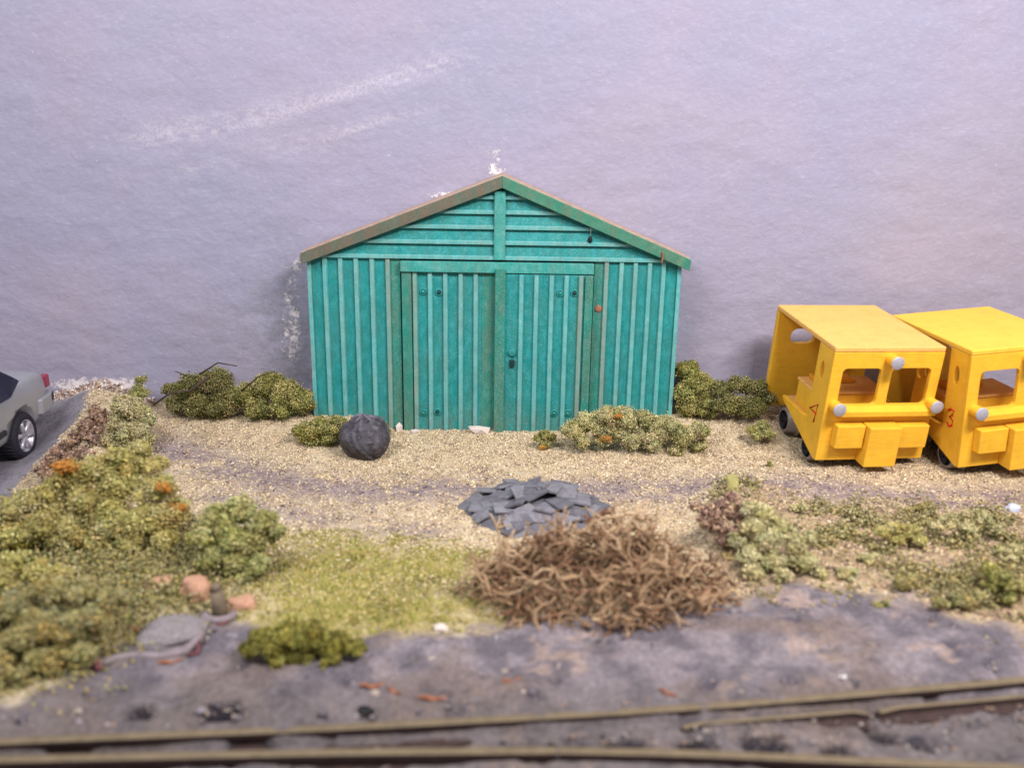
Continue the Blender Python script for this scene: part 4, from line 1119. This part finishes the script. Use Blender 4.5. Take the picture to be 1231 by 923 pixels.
# ------------------------------------------------------------------ brushwood pile
def brush():
    c0 = at(718, 712, z=0)
    t = thing('brushwood_pile', 'heap of tangled dry brown twigs at the edge of the grey foreground', 'brushwood', (c0[0], c0[1], 0.02))
    r = random.Random(9)
    mats = [M['twig'], M['twig'], M['twig_red'], M['twig_grey']]
    RX, RY, RZ = 1.03, .62, .66
    def crooked(L, w, m_, b, start=(0, 0, 0), d=None, sides=5):
        d = d or Vector((1, 0, 0)); p = Vector(start); P = [p.copy()]; n = 6
        for i in range(n):
            d = (d + Vector((r.uniform(-.7, .7), r.uniform(-.7, .7), r.uniform(-.65, .65)))).normalized()
            p = p + d * L / n; P.append(p.copy())
        b.tube(P, [w * (1 - .55 * i / n) for i in range(n + 1)], m_, sides)
        return P
    protos = []
    for k in range(26):
        b = MB(); m_ = mats[k % 4]; L = r.uniform(.22, .46); w = r.uniform(.009, .018)
        P = crooked(L, w, m_, b)
        for _ in range(r.choice((2, 3, 3, 4))):
            i = r.randint(1, 4); q = Vector((r.uniform(.2, 1), r.uniform(-1, 1), r.uniform(-1, 1))).normalized()
            crooked(L * r.uniform(.3, .55), w * .7, m_, b, P[i], q)
        protos.append(b.build('twig', t))
    n = 290
    for i in range(n):
        o = protos[i] if i < 26 else protos[i % 26].copy()
        if i >= 26: COL.objects.link(o); o.parent = t
        while True:
            x, y = r.uniform(-1, 1), r.uniform(-1, 1)
            if x * x + y * y < 1: break
        rr = math.sqrt(x * x + y * y)
        # the crest sits behind and right of the middle, tailing off low at the ends
        top = RZ * (1 - rr ** 1.5) * (0.78 + .25 * math.exp(-((x - .0) / .4) ** 2)) + .03
        z = top * (r.random() ** .45)
        o.location = (x * RX, y * RY, z)
        yaw = math.atan2(y, x) + math.pi * r.choice((.5, -.5, 1, 0)) + r.gauss(0, .8)
        o.rotation_euler = (r.uniform(0, 6.28), r.gauss(-.1, .5), yaw)
        s = r.uniform(.7, 1.1); o.scale = (s, s, s)
        k = .16 * s; o.location.x -= math.cos(yaw) * k; o.location.y -= math.sin(yaw) * k
    b = MB()
    for i in range(700):
        while True:
            x, y = r.uniform(-1, 1), r.uniform(-1, 1)
            if x * x + y * y < 1: break
        rr = math.sqrt(x * x + y * y); z = RZ * .86 * (1 - rr ** 1.6) * r.random()
        d = Vector((r.uniform(-1, 1), r.uniform(-1, 1), r.uniform(-.5, .5))).normalized()
        L = r.uniform(.14, .32)
        crooked(L, r.uniform(.006, .012), M['twig_red'] if i % 2 else M['twig'], b, (x * RX * .95, y * RY * .95, z + .02), d, 4)
    o = b.build('fine_twigs', t); o['kind'] = 'stuff'
    # yellow dead leaf caught at the right end
    p = at(878, 668, y=-3.55)
    lf = thing('pale_wood_chip', 'pale straw coloured chip stuck out at the right end of the brushwood', 'wood chip', p, (.5, .3, .6))
    b = MB(); b.prism([(-.09, -.03), (.02, -.045), (.10, .0), (.07, .05), (-.07, .03)], 2, -.008, .008, simple('straw_chip', (200, 176, 112), .9, .2), .003); b.build('chip', lf)
brush()

# ------------------------------------------------------------------ lower left: rubble, post and pipe
def lump(name, label, cat, px, py, size, m_, seed, rot=0, sub=2, group=None, sink=.3):
    r = random.Random(seed)
    bm = bmesh.new(); bmesh.ops.create_icosphere(bm, subdivisions=sub, radius=1)
    from mathutils import noise as mn
    for v in bm.verts:
        n = v.co.copy(); k = 1 + .35 * mn.noise(n * 1.3 + Vector((seed, 0, 0))) + .12 * mn.noise(n * 3.5)
        k += .10 * mn.noise(n * 7); v.co = Vector((max(-.95, min(.95, n.x * k)), max(-.95, min(.95, n.y * k)), max(-.7, min(.85, n.z * k))))
    b = MB(); b.bm(bm, m_, sub > 2)
    p = at(px, py, z=.05); z0 = float(gh(p[0], p[1]))
    o = b.build(name, None, (p[0], p[1], z0 + size[2] * (.6 - sink)), (0, 0, rot)); o.scale = size
    return tag(o, label, cat, group)
lump('clay_lump', 'pink clay lump left of the tall one, half buried in moss', 'clay lump', 192, 708, (.11, .07, .055), M['clay'], 1, .3, 4, 'pink clay lumps in the slope')
lump('clay_lump', 'largest pink clay lump beside the weathered post', 'clay lump', 235, 716, (.13, .10, .13), M['clay'], 2, -.4, 4, 'pink clay lumps in the slope')
lump('clay_lump', 'pink clay lump to the right of the weathered post', 'clay lump', 291, 724, (.11, .08, .06), M['clay'], 3, .2, 4, 'pink clay lumps in the slope')
lump('grey_stone', 'rounded grey plaster boulder enclosed by the curved pipe', 'stone', 208, 758, (.25, .22, .085), simple('grey_plaster', (136, 128, 130), .95, .1, var=.3, scale=7, bmp=.7), 4, .1, 3)
lump('blue_grey_stone', 'small blue grey flat stone right of the dark drain hole', 'stone', 277, 760, (.07, .05, .03), M['slate'], 5)
p = at(263, 742, z=.06); z0 = float(gh(p[0], p[1]))
po = thing('drain_post', 'short weathered post standing in a grey ring over a dark hole', 'post', (p[0], p[1], z0))
b = MB(); b.tube([(0, 0.03, 0.02), (.0, 0.03, .14), (-.012, .035, .26)], [.06, .055, .045], M['post'], 10)
b.tube([(-.012, .035, .26), (-.02, .03, .30)], [.05, .02], M['post'], 10); b.build('post', po)
b = MB(); b.tube([(.10 * math.cos(a), .02 + .07 * math.sin(a), .05) for a in np.linspace(math.pi * .95, math.pi * 2.15, 12)], .03, M['pipe'], 8); b.build('ring', po)
b = MB(); b.tube([(.01, -.08, .035), (.05, -.085, .035), (.085, -.06, .045)], .012, M['pipe_red'], 6); b.build('red_rim', po)
b = MB(); b.box((-.07, -.17, -.02), (.05, -.06, .028), M['black'], .02); b.build('drain_hole', po)
p = at(180, 800, z=0.03)
pp = thing('bent_pipe', 'mauve grey bent pipe curling round the grey boulder to the drain hole', 'pipe', p)
b = MB()
pts = [(118, 800), (140, 790), (165, 787), (195, 789), (222, 783), (238, 768), (244, 750), (243, 738)]
P = [at(x, y, z=.06) - p for x, y in pts]
b.tube(P, [.02, .024, .026, .028, .03, .03, .03, .025], M['pipe'], 10); b.build('pipe', pp)
b = MB(); b.tube([P[0] - (P[1] - P[0]) * .25, P[0] + (P[1] - P[0]) * .12], [.034, .04], M['pipe_red'], 10); b.build('red_end', pp)
b = MB(); b.tube([P[4] + np.array([.03, -.035, -.01]), P[4] + np.array([.09, -.02, 0]), P[5] + np.array([.02, -.03, 0])], .016, M['pipe_red'], 6); b.build('red_streak', pp)

FL = 1.0
def flake(name, label, cat, px, py, L, w, m_, rot, group=None, bend=.3, z=.0):
    p = at(px, py, z=.03); z0 = float(gh(p[0], p[1]))
    b = MB(); n = 7
    V = []; F = []
    for i in range(n):
        t = i / (n - 1) - .5; ww = w * (1 - (2 * t) ** 4 * .6) * random.uniform(.5, 1.1)
        for s in (-1, 1):
            V.append((t * L, s * ww / 2 + bend * L * (t * t) + .1 * w * math.sin(i * 2.1), .006 + .008 * math.sin(i * 1.3)))
    V += [(x, y, z_ - .007) for x, y, z_ in V]
    for i in range(n - 1):
        a = 2 * i; F += [(a, a + 2, a + 3, a + 1), (a + 2 * n, a + 1 + 2 * n, a + 3 + 2 * n, a + 2 + 2 * n), (a, a + 2 * n, a + 2 + 2 * n, a + 2), (a + 1, a + 3, a + 3 + 2 * n, a + 1 + 2 * n)]
    b.add(V, F, m_)
    o = b.build(name, None, (p[0], p[1], z0 + .032 + z), (0, 0, rot)); return tag(o, label, cat, group)
R_G = 'rust orange flakes lying on the foreground'
flake('rust_flake', 'curved rust orange flake, the leftmost pair on the grey foreground', 'flake', 447, 824, .16, .045, M['rust'], .1, R_G)
flake('rust_flake', 'slender rust orange flake slanting down beside the curved one', 'flake', 473, 829, .11, .03, M['rust'], -.6, R_G)
flake('rust_flake', 'straight rust orange flake right of the curved pair', 'flake', 520, 838, .19, .04, M['rust'], -.02, R_G, bend=0)
flake('rust_flake', 'faded rust flake near the middle of the grey foreground', 'flake', 615, 819, .11, .05, M['rust'], .3, R_G)
flake('rust_flake', 'thin dark rust sliver near the rail right of centre', 'flake', 803, 830, .13, .025, M['rust'], -.6, R_G, bend=.05)
flake('rust_flake', 'rust orange flake just below the bent pipe', 'flake', 205, 797, .17, .035, M['rust'], .35, R_G, bend=.1)
flake('rust_flake', 'orange brown flake between moss clump and grey boulder', 'flake', 165, 757, .15, .04, M['rust'], -.15, R_G, bend=.1)
flake('white_flake', 'long white flake lying on the dull green clump', 'flake', 62, 767, .24, .035, M['white_bit'], -.1, None, bend=.05, z=.22)
flake('white_flake', 'tiny white flake on the right of the grey foreground', 'flake', 1014, 810, .045, .03, M['white_bit'], .4, None)
flake('pale_straw', 'pale straw lying on the soil of the right bank', 'straw', 1135, 690, .22, .025, M['plaster_pale'], -.45, None, bend=.05)
lump('white_stone', 'small white lump on the turf left of the brushwood', 'stone', 530, 752, (.06, .05, .04), M['plaster_pale'], 7)
lump('blue_white_stone', 'bluish white crumb at the right edge of the yard', 'stone', 1218, 607, (.07, .06, .05), simple('bluish_white', (186, 192, 214), .7, .3, var=.25, scale=20), 8)
for i, (x_, y_, s_) in enumerate(((462, 838, 1.2), (1165, 742, 1.2), (690, 848, .8))):
    pass
lump('dark_stone', 'dark blue black stone by the leftmost rust flakes', 'stone', 437, 843, (.07, .05, .025), M['black'], 9)
lump('dark_stone', 'dark stone at the right under the olive bush', 'stone', 1178, 812, (.05, .04, .03), M['sleeper'], 10)

# ------------------------------------------------------------------ track
def track():
    t = thing('railway_track', 'rusty railway turnout rails running along the front edge, half buried in grey plaster', 'railway track', (0, -5.83, -.098))
    off = np.array([0, -5.8, 0])
    def rail(pts, label, zt=.115, hw=.03):
        b = MB(); P = np.array(pts, float); n = len(P)
        T = np.gradient(P, axis=0); T /= np.linalg.norm(T, axis=1)[:, None]; Nn = np.stack([-T[:, 1], T[:, 0]], -1)
        prof = [(-.085, -.02), (-.085, .0), (-.016, .02), (-.016, zt - .045), (-hw, zt - .035), (-hw, zt - .006), (-hw + .008, zt), (hw - .008, zt), (hw, zt - .006), (hw, zt - .035), (.016, zt - .045), (.016, .02), (.085, .0), (.085, -.02)]
        k = len(prof); V = []
        for i in range(n):
            for (a, z) in prof:
                q = P[i] + Nn[i] * a; V.append((q[0], q[1] + 5.8, z))
        top = []; side = []
        for i in range(n - 1):
            for j in range(k - 1):
                f = (i * k + j, i * k + j + 1, (i + 1) * k + j + 1, (i + 1) * k + j)
                (top if 4 <= j <= 8 and j not in (4, 8) else side).append(f)
        b.add(V, top, M['rail_top']); b.add(V, side, M['rail_side'])
        b.add(V, [tuple(range(k)), tuple(range((n - 1) * k + k - 1, (n - 1) * k - 1, -1))], M['rail_side'])
        o = b.build('rail', t); o['label'] = label
    def dense(P, a=None, bb=None, n=60):
        P = np.array(P); xs = np.linspace(P[0, 0] if a is None else a, P[-1, 0] if bb is None else bb, n)
        # smooth the polyline
        ys = np.interp(xs, P[:, 0], P[:, 1])
        for _ in range(4): ys[1:-1] = (ys[:-2] + 2 * ys[1:-1] + ys[2:]) / 4
        return np.stack([xs, ys], -1)
    rail(dense(RAIL_FAR), 'far rail curving away to the right')
    rail(dense(RAIL_NEAR, None, .262), 'near rail, left length up to the joint')
    rail(dense(RAIL_NEAR, .275, None), 'near rail, right length from the joint')
    far = dense(RAIL_FAR)
    # check rail inside the far rail at the right
    cr = np.stack([np.linspace(1.05, 2.25, 14), np.interp(np.linspace(1.05, 2.25, 14), far[:, 0], far[:, 1]) - .10], -1); cr[0, 1] -= .03; cr[-1, 1] -= .035
    rail(cr, 'short check rail', .066, .016)
    cr = np.stack([np.linspace(2.32, 4.6, 16), np.interp(np.linspace(2.32, 4.6, 16), far[:, 0], far[:, 1]) - .10], -1); cr[0, 1] -= .03
    rail(cr, 'short check rail at the right', .066, .016)
    r = random.Random(3)
    for x in np.arange(-5.4, 5.6, .415):
        yf = float(np.interp(x, far[:, 0], far[:, 1])) + .22 + r.uniform(-.03, .03); yn = float(np.interp(x, [p[0] for p in RAIL_NEAR], [p[1] for p in RAIL_NEAR])) - .45
        b = MB(); b.box((x - .075, yn + 5.8, -.09), (x + .075, yf + 5.8, -.022), M['sleeper'], .012)
        b.build('sleeper', t)
        for R_ in (far,):
            yy = float(np.interp(x, R_[:, 0], R_[:, 1])) + 5.8
            b = MB(); b.box((x - .05, yy + .05, .004), (x + .05, yy + .11, .05), M['rail_side'], .01); b.build('rail_chair', t)
track()
